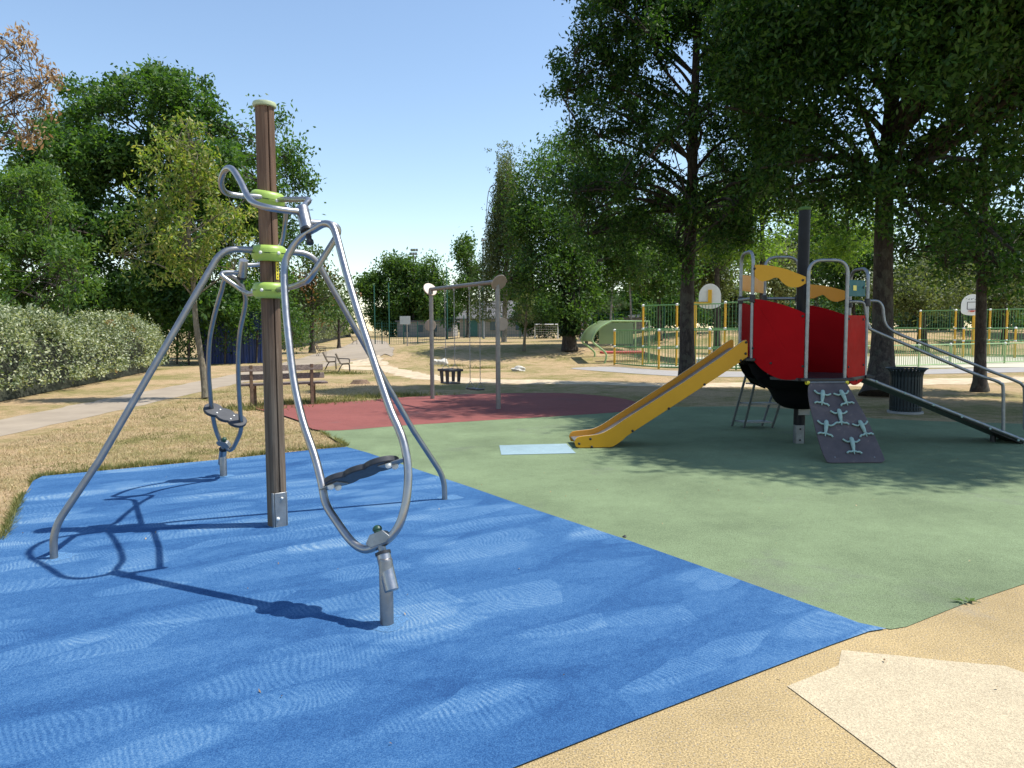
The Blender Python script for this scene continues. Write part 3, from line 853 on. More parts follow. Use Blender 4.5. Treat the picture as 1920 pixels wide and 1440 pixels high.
spinner_unit(-1, 0.14, RP, S3(0, -2.19, 0.365), S3(.04, -1.24, 2.01), np.array(AX * .30 + BX * .20 - ZX * .11), ((396, 770), (447, 793)), 'stirrup_frame', False)

# ------------------------------------------------------------------ ship-like play tower
TC = np.array([3.89, 9.48, 0.0])
tower = thing('play_tower', 'red and yellow play tower with slide and climbing ramp around a black mast', 'play equipment', TC)
def TP(x, y, z): return TC + np.array([x, y, z])
a_, h_ = 0.75, 0.24
ZL, ZH = 0.93, 1.16     # the two deck levels
mast = MB().lathe([(0.074, -0.02), (0.074, 3.11)], TC, ZX, 28).build('mast', M['blackpaint'], tower)
MB().lathe([(0.078, 3.105), (0.084, 3.115), (0.084, 3.135), (0.06, 3.15), (0.0005, 3.152)], TC, ZX, 28).build('cap', M['moss_cap'], mast, 50)
shoe2 = MB().box(TP(-0.02, -0.085, 0.12), (0.11, 0.014, 0.26)).box(TP(-0.078, -0.05, 0.12), (0.012, 0.07, 0.26)).build('foot_bracket', M['steel_dull'], tower, bevel=0.003)
for dz in (0.05, 0.2): dome(TP(-0.02, -0.092, dz), (0, -1, 0), 0.013, 0.01, M['bolt'], 'bolt', shoe2)
# deck: two levels, half an octagon each
oc = [(-a_, h_), (-a_, -h_), (-h_, -a_), (h_, -a_), (a_, -h_), (a_, h_), (h_, a_), (-h_, a_)]
def deck(ids, z, extra):
    pts = [TP(oc[i][0] * 1.03, oc[i][1] * 1.03, z - 0.02) for i in ids] + [TP(e[0], e[1], z - 0.02) for e in extra]
    return MB().prism(pts, ZX * 0.04).build('deck', M['black'], tower, bevel=0.004)
deck([2, 3, 4, 5], ZL, [(0.33, 0.52), (-0.56, -0.40)])
deck([6, 7, 0, 1], ZH, [(-0.62, -0.35), (0.28, 0.55)])
MB().prism([TP(0.30, 0.535, (ZL + ZH) / 2), TP(-0.58, -0.375, (ZL + ZH) / 2), TP(-0.585, -0.365, (ZL + ZH) / 2), TP(0.295, 0.545, (ZL + ZH) / 2)], ZX * 0.18).build('riser', M['black'], tower)
# step boxes at the openings
for (x, y, z, sx_, sy_) in ((0, -a_ - 0.03, ZL, 0.66, 0.10), (a_ + 0.03, 0, ZL, 0.10, 0.62), (-a_ - 0.03, 0, ZH, 0.12, 0.62), (0, a_ + 0.03, ZH, 0.62, 0.10)):
    MB().box(TP(x, y, z - 0.015), (sx_, sy_, 0.036)).build('sill', M['black'], tower, bevel=0.006)
# hoops
def hoop(p0, p1, z0, z1, m):
    pts = fillet([TP(p0[0], p0[1], z0), TP(p0[0], p0[1], z1), TP(p1[0], p1[1], z1), TP(p1[0], p1[1], z0)], 0.17, 8)
    return MB().tube(pts, 0.0215, 14).build('hoop_rail', m, tower)
hoop((-h_, -a_), (h_, -a_), ZL, 2.38, M['steel_dull'])
hoop((-a_, -h_), (-a_, h_), ZH, 2.56, M['steel_dull'])
hoop((a_, -h_), (a_, h_), ZL, 2.33, M['steel_dull'])
hoop((-h_, a_), (h_, a_), ZH, 2.57, M['steel_dull'])
# collar sleeves on the hoops
for p in ((-a_, -h_, 1.94), (-a_, h_, 1.94), (-h_, a_, 1.98), (h_, a_, 1.98), (a_, -h_, 1.88), (a_, h_, 1.88)):
    MB().lathe([(0.03, -0.05), (0.038, -0.045), (0.038, 0.045), (0.03, 0.05)], TP(*p), ZX, 14).build('sleeve', M['black'], tower)
MB().tube([TP(-a_ - 0.02, -h_, 1.94), TP(-a_ - 0.02, h_, 1.94)], 0.02, 12).build('cross_bar', M['steel_dull'], tower)
MB().tube([TP(-h_, a_ + 0.02, 1.98), TP(h_, a_ + 0.02, 1.98)], 0.02, 12).build('cross_bar', M['steel_dull'], tower)

def panel_plane(p0, p1):
    P0, P1 = TP(p0[0], p0[1], 0), TP(p1[0], p1[1], 0)
    d = norm(P1 - P0)
    return P0, np.array([d[1], -d[0], 0.0]), d, np.linalg.norm(P1 - P0)
def traced(p0, p1, pts):
    P0, N, d, L = panel_plane(p0, p1)
    out = []
    for x, y in pts:
        q = on_plane(x, y, P0, N)
        u = min(max(np.dot(q - P0, d), 0.026), L - 0.026)
        out.append(P0 + d * u + ZX * q[2])
    return out, N
def bolts(parent, pts, N, m=None, r=0.016):
    for q in pts: dome(q + N * 0.009, N, r, 0.014, m or M['bolt'], 'bolt', parent)
FL = ((-a_, -h_), (-h_, -a_)); FR = ((h_, -a_), (a_, -h_)); BR = ((a_, h_), (h_, a_)); BL = ((-h_, a_), (-a_, h_))
def panel(name, side, pts, m, boltpx=(), label=None):
    P, N = traced(*side, pts)
    if np.dot(N, np.mean(P, 0) - TC) < 0: N = -N
    o = MB().prism(P, N * 0.019).build(name, m, tower, 30, bevel=0.003)
    bp, _ = traced(*side, boltpx) if boltpx else ([], None)
    bolts(o, bp, N)
    if label: tag(o, label)
    return o, N
panel('side_panel', FL, spline([(1408, 560), (1420, 561), (1437, 563.5), (1460, 569), (1485, 577), (1511, 588)], 3) + spline([(1511, 707), (1496, 711), (1477, 712), (1462, 710), (1447, 704), (1432, 695), (1420, 684), (1408, 668)], 3), M['red'],
      [(1411, 566), (1506, 593), (1411, 653), (1446, 681), (1506, 687)])
panel('guard_board', FL, spline([(1408, 497), (1422, 496.5), (1436, 497), (1450, 499), (1470, 503.5), (1485, 508.5), (1511, 519)], 3) + spline([(1511, 531), (1500, 537.5), (1489, 539), (1478, 537), (1468, 530), (1461, 522), (1456, 520.5)], 3) +
      spline([(1451, 521), (1445, 524), (1436, 527), (1429, 527.5), (1421, 523), (1414, 516), (1408, 505)], 3), M['yellow'], [(1411, 504), (1506, 525.5)])
panel('side_panel', FR, [(1585, 591), (1621, 591.5)] + spline([(1621, 701), (1617, 711), (1609, 719), (1600, 722), (1592, 715), (1586, 702)], 3), M['red_orange'] if 'red_orange' in M else M['red'],
      [(1590, 598), (1617, 599), (1589, 688), (1617, 684), (1604, 713)], 'orange red side panel beside the climbing ramp')
tp, N_t = panel('guard_board', FR, [(1585, 524), (1621, 526), (1621, 556), (1585, 555)], M['teal'], [(1589, 537), (1617, 539)], 'small teal guard board')
yl, _ = traced(*FR, [(1598, 535), (1604, 535.5), (1604, 545), (1598, 544.5)])
MB().prism([q + N_t * 0.0125 for q in yl], N_t * 0.003).build('sticker', M['yellow_label'], tp, 0)
panel('side_panel', BR, spline([(1489, 568), (1517, 572), (1550, 579), (1580, 589), (1596, 596)], 3) + spline([(1596, 690), (1585, 702), (1560, 712), (1530, 713), (1489, 712)], 3), M['red'], [(1494, 576), (1588, 600)])
panel('guard_board', BR, spline([(1489, 531), (1517, 533), (1547, 536), (1580, 544), (1596, 549)], 3) + spline([(1596, 556), (1580, 563), (1566, 566), (1554, 561), (1545, 553.5), (1541, 553)], 3) + spline([(1538, 554), (1527, 559), (1517, 560), (1505, 557), (1496, 548), (1489, 540)], 3), M['orange'], [(1494, 537), (1588, 553)])
panel('side_panel', BL, spline([(1431, 585), (1415, 577), (1400, 570), (1387, 567)], 3) + spline([(1387, 664), (1398, 678), (1412, 688), (1431, 692)], 3), M['red'], [(1391, 574)])
panel('guard_board', BL, [(1386, 515), (1431, 519), (1431, 550), (1386, 545)], M['orange'], [(1390, 520), (1428, 542)])
# black boards that carry the decks, stepping down to the mast
hull_p = spline([(0.09, 0.47), (0.19, 0.48), (0.27, 0.52), (0.33, 0.58), (0.37, 0.66), (0.42, 0.735), (0.52, 0.775), (0.62, 0.83), (0.69, 0.89)], 3)
MB().lathe([(float(q[0]), float(q[1])) for q in [np.array(h) for h in hull_p]], TC, ZX, 40).build('hull_board', M['hull'], tower, 50)
MB().prism([TP(-0.80, -0.125, 1.10), TP(-0.80, 0.125, 1.10), TP(-0.55, 0.125, 1.10), TP(-0.55, -0.125, 1.10)], ZX * 0.06).build('deck_bracket', M['hull'], tower, bevel=0.004)
for e in (-0.2, 0.2):
    MB().prism([TP(-0.78, e, 1.09), TP(-0.72, e, 0.96), TP(-0.60, e, 0.80), TP(-0.40, e, 0.72), TP(-0.40, e, 1.09)], (0, 0.03, 0)).build('deck_bracket', M['hull'], tower, bevel=0.003)
MB().box(TP(0.02, -0.10, 0.44), (0.15, 0.02, 0.10)).build('clamp_plate', M['steel_dull'], tower, bevel=0.003)
# slide
def sl_y(x, off): return 9.09 + (x - 0.8) * (0.14 / 2.3) + off
P0s = np.array([0.8, 9.09, 0]); dS = norm([2.3, 0.14, 0]); NS = np.array([dS[1], -dS[0], 0.0])
SLO = spline([(1092, 818), (1119, 815), (1132, 811), (1145, 804), (1156, 797), (1169, 788)], 3)[:-1] + [(1169, 788), (1280, 718), (1351, 670), (1385, 645), (1394, 639)] + [(1399, 637.5), (1402, 641), (1402, 669), (1385, 681), (1318, 725), (1251, 768.5), (1184, 812)] + \
      spline([(1175, 818), (1167, 825.5), (1150, 837), (1131, 843), (1117, 845), (1100, 845.5)], 3) + [(1088, 844), (1080, 838), (1077, 829), (1079, 824), (1083, 820)]
outl = [on_plane(x, y, P0s, NS) for x, y in SLO]
for q in outl: q[2] = max(q[2], 0.012)
slide = MB()
sp_ = slide.prism([q - NS * 0.010 for q in outl], NS * 0.02).build('slide_side', M['yellow'], tower, 30, bevel=0.003)
sp2 = MB().prism([q - NS * 0.50 for q in outl], NS * 0.02).build('slide_side', M['orange'], tower, 30, bevel=0.003)
for b in ((1086, 832), (1107, 823), (1109.5, 838), (1186, 808), (1254, 766), (1321, 721), (1389, 676), (1398, 663), (1399, 642)):
    q = on_plane(b[0], b[1], P0s, NS)
    dome(q, NS, 0.017, 0.014, M['bolt'], 'bolt', sp_)
    dome(q - NS * 0.51, -NS, 0.017, 0.014, M['bolt'], 'bolt', sp2)
# pale board edge: the band on top of each side board
ei = [on_plane(x, y, P0s, NS) for x, y in SLO[:22]]
def ribbon(off, parent):
    mb = MB(); vs = []
    for q in ei:
        vs += [q - NS * (off - 0.0085) + ZX * 0.0022, q - NS * (off + 0.0085) + ZX * 0.0022]
    mb.add(vs, [(2 * i, 2 * i + 1, 2 * i + 3, 2 * i + 2) for i in range(len(ei) - 1)])
    return mb.build('board_edge', M['yellow_edge'], parent, 0)
ribbon(0.010, sp_); ribbon(0.50, sp2)
bed_px = [(1080, 829), (1095, 828), (1119, 826), (1140, 818), (1165, 803), (1280, 730), (1351, 682), (1392, 654)]
bed = [on_plane(x, y, P0s, NS) for x, y in bed_px]
mb = MB(); vs = []
for q in spline(bed, 4): vs += [q - NS * 0.02, q - NS * 0.49]
nb = len(vs) // 2
mb.add(vs, [(2 * i, 2 * i + 1, 2 * i + 3, 2 * i + 2) for i in range(nb - 1)])
bo = mb.build('slide_bed', M['steel_dull'], tower, 50)
sm = bo.modifiers.new('thick', 'SOLIDIFY'); sm.thickness = 0.012
# ladder behind
yb = 10.25
lad = [((3.62, 10.92, 0), (3.63, 10.26, 1.14)), ((4.06, 10.92, 0), (4.13, 10.26, 1.14)), ((3.50, 11.14, 0), (3.56, 10.42, 1.22)), ((3.98, 11.14, 0), (4.06, 10.42, 1.22))]
for p, q in lad:
    MB().tube([p, q], 0.019, 10).build('ladder_rail', M['steel_dull'], tower)
for f in (0.08, 0.34, 0.61, 0.86):
    p = [np.array(l[0]) * (1 - f) + np.array(l[1]) * f for l in lad]
    zc = (p[0][2] + p[2][2]) / 2
    for q in p: q[2] = zc
    MB().prism([p[0] + [0.02, 0, 0], p[1] - [0.02, 0, 0], p[3] - [0.02, 0, 0], p[2] + [0.02, 0, 0]], ZX * 0.024).build('ladder_step', M['steel_dull'], tower, bevel=0.003)
# climbing ramp with frog grips
rtop = [TP(-0.235, -0.79, 0.90), TP(0.235, -0.79, 0.90)]
RPX_L = [(1519, 719), (1515, 727), (1515.5, 745), (1519, 765), (1524, 785), (1530, 810), (1538, 838), (1546, 858), (1551, 867)]
RPX_R = [(1587, 719), (1592, 727), (1602, 745), (1610.5, 760), (1620, 776), (1631, 798), (1641, 820), (1652, 845), (1659, 863)]
RP0 = TP(0, -0.80, 0.92); RP1 = np.array([3.98, 7.98, 0.0])
dR = norm(RP1 - RP0); dR0 = norm([0, dR[1], dR[2]]); NR = norm(np.cross(np.array([1.0, 0, 0]), dR0))
if NR[1] > 0: NR = -NR
RL = [on_plane(x, y, RP0, NR) for x, y in RPX_L]; RR_ = [on_plane(x, y, RP0, NR) for x, y in RPX_R]
for l in (RL, RR_):
    for i, q in enumerate(l):
        q[2] = max(q[2], 0.012)
out = spline(RL, 3) + [on_plane(1557, 871, RP0, NR), on_plane(1653, 870, RP0, NR)] + spline(RR_, 3)[::-1]
for q in out: q[2] = max(q[2], 0.010)
def ramp_mat():
    m = NT('scuffed_brown_board')
    v = m.coord()
    n = m.noise(v, 3.5, 6, 0.65); n2 = m.noise(v, 60, 4, 0.7)
    c = m.ramp(n, [(0.3, (0.060, 0.046, 0.048)), (0.7, (0.115, 0.088, 0.086))])
    c = m.mix(m.math('MULTIPLY', m.math('GREATER_THAN', m.math('MULTIPLY', n, n2), 0.34), 0.5), c, (0.28, 0.20, 0.15))
    m.col(c); m.rough(0.6); m.bump(n2, 0.15, 0.003)
    return m.m
M['ramp'] = ramp_mat()
rb_ = MB().prism([q - NR * 0.0 for q in out], NR * 0.018).build('climbing_ramp', M['ramp'], tower, 30, bevel=0.004)
def frog(px_, py_, rot):
    c = on_plane(px_, py_, RP0, NR) + NR * 0.010
    u = norm(-dR); w = np.cross(u, NR)
    cr, sr = math.cos(rot), math.sin(rot)
    u, w = u * cr + w * sr, w * cr - u * sr
    def q(a, b, h): return c + u * a + w * b + NR * h
    mb = MB()
    body = spline([q(0.085, 0, .016), q(0.055, 0, .026), q(0.01, 0, .027), q(-0.04, 0, .020), q(-0.085, 0, .013), q(-0.10, 0, .010)], 4)
    rad = np.interp(np.linspace(0, 1, len(body)), [0, .15, .35, .55, .8, 1], [.012, .024, .025, .022, .013, .008])
    mb.tube(body, list(rad), 12)
    for e in (-1, 1):
        mb.tube(spline([q(0.035, 0.015 * e, .02), q(0.028, 0.05 * e, .016), q(0.05, 0.085 * e, .016), q(0.062, 0.095 * e, .014)], 4), [.011] * 13, 8)
        mb.tube(spline([q(-0.085, 0.005 * e, .012), q(-0.10, 0.035 * e, .014), q(-0.098, 0.06 * e, .014), q(-0.118, 0.085 * e, .012)], 4), [.0115] * 13, 8)
        mb.tube([q(0.066, 0.014 * e, .03), q(0.072, 0.015 * e, .036)], [.009, .004], 8)
    mb.tube([q(-0.10, 0, .012), q(-0.128, 0, .010)], [.010, .005], 8)
    mb.build('frog_grip', M['frog'], rb_, 60)
for f in ((1540.5, 745, 0.35), (1579.5, 745, -0.12), (1573, 781, 0.12), (1547, 802, 0.35), (1615, 802.5, -0.12), (1596.5, 834.5, 0.12)): frog(*f)
for b in ((1565, 858), (1639, 858)):
    dome(on_plane(b[0], b[1], RP0, NR) + NR * 0.009, NR, 0.009, 0.006, M['steel_dull'], 'bolt', rb_)
MB().tube([TP(-0.26, -0.815, 0.885), TP(0.26, -0.815, 0.885)], 0.012, 10).build('ramp_hinge', M['steel_dull'], tower)
for e in (-1, 1):
    MB().lathe([(0.03, -0.02), (0.036, 0), (0.03, 0.02)], TP(0.24 * e, -0.80, 0.885), (1, 0, 0), 14).build('hinge_cap', M['yellow_label'], tower)
# balance ramp leading right, with its two hand rails
bx0, bx1 = 4.66, 6.78
mbr = MB()
def bz(x): return 0.90 + (x - bx0) * (0.02 - 0.90) / (bx1 - bx0)
mbr.prism([(bx0, 9.25, bz(bx0)), (bx1, 9.25, bz(bx1)), (bx1, 9.70, bz(bx1)), (bx0, 9.70, bz(bx0))], (0, 0, 0.05))
br_o = mbr.build('balance_ramp', M['black'], tower, bevel=0.004)
for yy in (9.235, 9.715):
    rl = MB().tube([(bx0 - 0.03, yy, bz(bx0) + 0.0), (bx1 + 0.05, yy, bz(bx1) + 0.01)], 0.022, 12).build('edge_tube', M['steel_dull'], br_o)
for k in range(6):
    x = bx0 + 0.12 + k * 0.38
    MB().lathe([(0.016, 0), (0.014, 0.008), (0.0005, 0.012)], (x, 9.213, bz(x)), (0, -1, 0), 10).build('bolt', M['frog'], br_o, 50)
MB().lathe([(0.035, 0), (0.035, 0.10)], (6.52, 9.47, -0.01), ZX, 12).build('ramp_foot', M['black'], br_o)
NY = np.array([0, 1.0, 0])
railB = [(1592, 566), (1612, 566), (1621, 571), (1624, 590), (1626, 604), (1630, 613), (1638, 620), (1720, 655), (1825, 700), (1864, 713), (1876, 719), (1881, 730), (1881, 812)]
railA = [(1622, 564), (1640, 564), (1649, 567), (1655, 577), (1657, 594), (1659, 604), (1666, 615), (1687, 627), (1750, 652), (1850, 693), (1904, 714), (1917, 722), (1921, 735), (1921, 805)]
MB().tube(spline([on_plane(x, y, (0, 9.24, 0), NY) for x, y in railB], 4), 0.0205, 14).build('hand_rail', M['steel_dull'], tower)
MB().tube(spline([on_plane(x, y, (0, 9.72, 0), NY) for x, y in railA], 4), 0.0205, 14).build('hand_rail', M['steel_dull'], tower)

# ------------------------------------------------------------------ swing set on the red pad
A0 = np.array([-1.80, 15.86, 0.0]); A1 = np.array([-0.27, 13.75, 0.0])
dB = norm(A1 - A0); nB = np.array([dB[1], -dB[0], 0.0]); LB = np.linalg.norm(A1 - A0)
BH = 2.46
sw = thing('swing_frame', 'steel swing frame with round end plates on the red rubber', 'swing', (A0 + A1) / 2)
for A_, nm in ((A0, 1), (A1, -1)):
    MB().lathe([(0.047, -0.02), (0.047, BH)], A_, ZX, 20).build('post', M['swing_steel'], sw)
    nn_ = norm(dB * 0.86 + ZX * 0.52 * (1 if nm == 1 else -1)) if nm == 1 else norm(dB * 0.86 - ZX * 0.52)
    MB().lathe([(0.155, -0.014), (0.165, -0.008), (0.165, 0.008), (0.155, 0.014)], A_ + ZX * (BH + 0.0) + (dB * -0.04 if nm == 1 else dB * 0.05), nn_, 28).build('end_disc', M['disc'], sw, 30)
    MB().lathe([(0.125, -0.012), (0.13, -0.006), (0.13, 0.006), (0.125, 0.012)], A_ + ZX * 1.66 + nB * 0.04 * -1 + (dB * -0.06 if nm == 1 else dB * 0.02) + np.array([0.03, 0, 0]) * -nm, norm(dB * 0.95 + nB * 0.3), 24).build('side_disc', M['disc'], sw, 30)
MB().tube([A0 + ZX * BH - dB * 0.02, A1 + ZX * (BH + 0.02) + dB * 0.02], 0.042, 18).build('crossbeam', M['swing_steel'], sw)
def chain(p, q, parent):
    mb = MB(); p = np.array(p, float); q = np.array(q, float)
    L = np.linalg.norm(q - p); d = (q - p) / L; n = int(L / 0.052)
    a = norm(np.cross(d, [0.3, 0.9, 0.1])); b = np.cross(d, a)
    for i in range(n):
        c = p + d * L * (i + 0.5) / n; u = a if i % 2 else b
        hw, hl = 0.011, 0.033
        mb.tube([c + u * hw - d * hl * .5, c + u * hw + d * hl * .5, c + d * hl, c - u * hw + d * hl * .5, c - u * hw - d * hl * .5, c - d * hl], 0.0038, 5, closed=True)
    return mb.build('chain', M['steel_dull'], parent, 60)
def at_beam(xp):
    q = on_plane(xp, 540, A0, nB)
    return A0 + dB * np.dot(q - A0, dB)
def swing(name, label, xs, zseat, kind):
    p0, p1 = at_beam(xs[0]), at_beam(xs[1])
    c = (p0 + p1) / 2
    t = thing(name, label, 'swing seat', c + ZX * zseat)
    hw = np.linalg.norm(p1 - p0) / 2
    wid = max(hw, 0.19)
    for e in (-1, 1):
        top = c + dB * e * wid + ZX * (BH - 0.05)
        tri = c + dB * e * wid + ZX * (zseat + (0.42 if kind == 'cradle' else 0.16))
        MB().lathe([(0.02, -0.05), (0.028, -0.03), (0.028, 0.03), (0.02, 0.04)], top + ZX * 0.01, ZX, 10).build('hanger', M['steel_dull'], t)
        chain(top, tri, t)
        zz = 0.30 if kind == 'cradle' else 0.02
        for g in (-1, 1):
            chain(tri, c + dB * e * wid * 1.02 + nB * g * 0.11 + ZX * (zseat + zz), t)
    if kind == 'flat':
        MB().box(c + ZX * (zseat + 0.012), (0.44, 0.17, 0.03), axes=(dB, nB, ZX)).build('seat', M['rubber'], t, bevel=0.01)
    else:
        MB().box(c + ZX * (zseat + 0.012), (0.36, 0.30, 0.03), axes=(dB, nB, ZX)).build('seat', M['rubber'], t, bevel=0.01)
        rim = MB()
        for g in (-1, 1): rim.box(c + nB * g * 0.16 + ZX * (zseat + 0.29), (0.50, 0.035, 0.05), axes=(dB, nB, ZX))
        for e in (-1, 1): rim.box(c + dB * e * 0.215 + ZX * (zseat + 0.29), (0.04, 0.285, 0.05), axes=(dB, nB, ZX))
        rim.build('rim', M['rubber'], t, bevel=0.008)
        sp = MB()
        for g in (-1, 1):
            for e in (-1, 1):
                sp.prism([c + dB * e * 0.05 + nB * g * 0.15 + ZX * (zseat + 0.265), c + dB * e * 0.19 + nB * g * 0.15 + ZX * (zseat + 0.265), c + dB * e * 0.165 + nB * g * 0.14 + ZX * (zseat + 0.03), c + dB * e * 0.06 + nB * g * 0.14 + ZX * (zseat + 0.03)], nB * 0.02)
        sp.build('side_guard', M['rubber'], t, bevel=0.004)
    return t
swing('cradle_swing', 'black cradle seat hanging on chains at the left of the swing frame', (834, 851), 0.40, 'cradle')
swing('flat_swing', 'flat black seat hanging on chains at the right of the swing frame', (880, 899), 0.33, 'flat')

# ------------------------------------------------------------------ benches and chairs
b0 = G(466, 763); b1 = G(589, 757)
bd_ = norm(b1 - b0); ang = math.atan2(bd_[1], bd_[0])
bn = np.array([bd_[1], -bd_[0], 0.0])       # towards the camera
bc = (b0 + b1) / 2
bench = thing('park_bench', 'weathered wooden slat bench at the edge of the red rubber', 'bench', bc)
def bp(u, v, z): return bc + bd_ * u + bn * v + ZX * z
LBn = 1.70
for z, v, k in ((0.79, 0.16, 0), (0.615, 0.12, 1)):
    MB().box(bp(0.03 * k - 0.02, v, z), (LBn, 0.035, 0.115), axes=(bd_, norm(bn + ZX * 0.2), norm(ZX - bn * 0.2))).build('back_slat', M['bench'], bench, bevel=0.006)
for v in (0.04, -0.11, -0.26):
    MB().box(bp(0.06, v, 0.452), (LBn + 0.06, 0.125, 0.04), axes=(bd_, bn, ZX)).build('seat_slat', M['bench'], bench, bevel=0.006)
for u in (-0.60, 0.60):
    MB().prism([bp(u, 0.16, -0.02), bp(u, 0.09, -0.02), bp(u, 0.065, 0.42), bp(u, 0.13, 0.86), bp(u, 0.185, 0.86), bp(u, 0.15, 0.42)], bd_ * 0.06).build('rear_leg', M['stump'], bench, bevel=0.004)
    MB().prism([bp(u + 0.10, -0.20, -0.02), bp(u + 0.10, -0.28, -0.02), bp(u + 0.09, -0.24, 0.43), bp(u + 0.09, -0.15, 0.43)], bd_ * 0.06).build('front_leg', M['stump'], bench, bevel=0.004)
    MB().box(bp(u + 0.02, -0.08, 0.405), (0.07, 0.42, 0.05), axes=(bd_, bn, ZX)).build('seat_rail', M['stump'], bench, bevel=0.004)

def chair(loc, rz, w, label, group, s=1.0):
    t = thing('park_chair' if w < 1 else 'slatted_bench', label, 'chair' if w < 1 else 'bench', loc, rz, group)
    t.scale = (s, s, s)
    def bl(mb, n, m, bev=0): return mb.build(n, m, t, 40, bevel=bev, local=True)
    # faces local -Y ; back at +Y
    for k in range(5):
        bl(MB().box((0, 0.21 + 0.035 * k, 0.50 + 0.085 * k), (w, 0.02, 0.068), axes=((1, 0, 0), norm((0, 1, -0.35)), norm((0, 0.35, 1)))), 'back_slat', M['chair_wood'])
    for k in range(6):
        bl(MB().box((0, -0.22 + 0.078 * k, 0.43 - 0.004 * k), (w, 0.066, 0.022)), 'seat_slat', M['chair_wood'])
    for e in (-1, 1):
        x = e * (w / 2 - 0.02)
        side = fillet([(x, -0.25, 0.0), (x, -0.23, 0.40), (x, 0.17, 0.39), (x, 0.40, 0.90)], 0.07, 5)
        bl(MB().tube(side, 0.016, 8), 'side_frame', M['iron'])
        bl(MB().tube(fillet([(x, 0.06, 0.40), (x, 0.17, 0.28), (x, 0.30, 0.0)], 0.1, 5), 0.016, 8), 'rear_leg', M['iron'])
        bl(MB().tube(fillet([(x, -0.23, 0.40), (x, -0.25, 0.64), (x, 0.28, 0.66)], 0.08, 5), 0.013, 8), 'arm_rest', M['iron'])
    return t
def place(xp, yp): return G(xp, yp)
chair(place(621, 693), R(100), 0.55, 'farther slatted iron chair of the pair on the grass beside the path', 'slatted chairs beside the path', 0.78)
chair(place(646, 698), R(100), 0.58, 'nearer slatted iron chair of the pair on the grass beside the path', 'slatted chairs beside the path', 0.78)
chair(place(603, 668), R(92), 0.55, 'slatted chair facing the path on its hedge side', 'slatted chairs beside the path', 0.9)
chair(GT(665, 646), R(92), 0.55, 'farthest slatted chair where the path bends', 'slatted chairs beside the path', 0.9)

# ------------------------------------------------------------------ litter bin
bnp = G(1697, 772)
bin_ = thing('litter_bin', 'dark slatted steel litter bin under the thick trunked tree', 'bin', bnp)
MB().lathe([(0.20, 0.03), (0.245, 0.05), (0.245, 0.76), (0.22, 0.76), (0.20, 0.05)], bnp, ZX, 28).build('liner', M['black'], bin_)
for k in range(30):
    an = 2 * math.pi * k / 30
    d = np.array([math.cos(an), math.sin(an), 0]); w = np.array([-d[1], d[0], 0])
    mb = MB(); pts = [(0.262, 0.02), (0.268, 0.25), (0.268, 0.66), (0.285, 0.74), (0.335, 0.80)]
    vs = []
    for r, z in pts: vs += [bnp + d * r + w * 0.019 + ZX * z, bnp + d * r - w * 0.019 + ZX * z, bnp + d * (r - 0.008) - w * 0.019 + ZX * z, bnp + d * (r - 0.008) + w * 0.019 + ZX * z]
    fs = []
    for i in range(len(pts) - 1):
        for j in range(4): fs.append((4 * i + j, 4 * i + (j + 1) % 4, 4 * i + 4 + (j + 1) % 4, 4 * i + 4 + j))
    mb.add(vs, fs).build('slat', M['bin'], bin_, 0)
for r, z, q in ((0.338, 0.805, 0.014), (0.255, 0.10, 0.012), (0.255, 0.62, 0.012)):
    c_ = [bnp + np.array([math.cos(t) * r, math.sin(t) * r, z]) for t in np.linspace(0, 2 * math.pi, 33)[:-1]]
    MB().tube(c_, q, 8, closed=True).build('hoop', M['bin'], bin_)
MB().lathe([(0.30, -0.03), (0.30, 0.015), (0.28, 0.02)], bnp, ZX, 24).build('plinth', M['concrete'], bin_)

# ------------------------------------------------------------------ sports cage
def cage_fence(name, label, pts, hs, mid, spacing, posts, mp, mrail, mpick, pr=0.045, group='fences of the sports cage', pk=0.011, rails=(0.06,)):
    """pts: ground polyline; hs: height of each span"""
    t = thing(name, label, 'fence', (pts[0][0], pts[0][1], 0), 0, group)
    for i in range(len(pts) - 1):
        a = np.array([pts[i][0], pts[i][1], 0.0]); b = np.array([pts[i + 1][0], pts[i + 1][1], 0.0]); h = hs[i]
        L = np.linalg.norm(b - a); d = (b - a) / L
        mb = MB()
        n = int(L / spacing)
        for k in range(1, n):
            p = a + d * L * k / n
            mb.tube([p + ZX * 0.06, p + ZX * (h - 0.03)], pk, 5)
        mb.build('picket_panel', mpick, t, 60)
        for z in tuple(rails) + tuple(mid) + (h,):
            if z <= h: MB().tube([a + ZX * z, b + ZX * z], 0.024, 8).build('rail', mrail, t)
    for (p, h) in posts:
        o = MB().lathe([(pr, -0.02), (pr, h)], (p[0], p[1], 0), ZX, 12).build('post', mp, t)
        for z in tuple(mid) + (h,):
            if z <= h + 0.01:
                MB().lathe([(pr * 0.7, -0.05), (pr * 1.35, -0.03), (pr * 1.35, 0.03), (pr * 0.7, 0.06)], (p[0], p[1], z), ZX, 12).build('clamp', M['white'], o)
    return t
q1, q2, q3 = G(1152, 684), G(1235, 691), G(1330, 693)
q4 = G(1396, 694)
cage_fence('cage_fence', 'head high green picket fence with yellow posts left of the nearest trunk', [q1, q2, q3, q4], [1.50, 1.50, 1.50], (0.80,), 0.13,
           [(q1, 1.50), (q2, 1.50), (q3, 1.52), (q4, 0.9)], M['yellow_post'], M['green_paint'], M['green_paint'])
r1, r2, r3, r4 = G(1205, 684), G(1268, 686), G(1358, 688), G(1420, 689)
cage_fence('cage_fence', 'tall green picket fence with yellow posts behind the head high one', [r1, r2, r3, r4], [2.56, 2.56, 2.60], (0.80, 1.56), 0.13,
           [(r1, 2.56), (r2, 2.56), (r3, 2.60), (r4, 2.60)], M['yellow_post'], M['green_paint'], M['green_paint'])
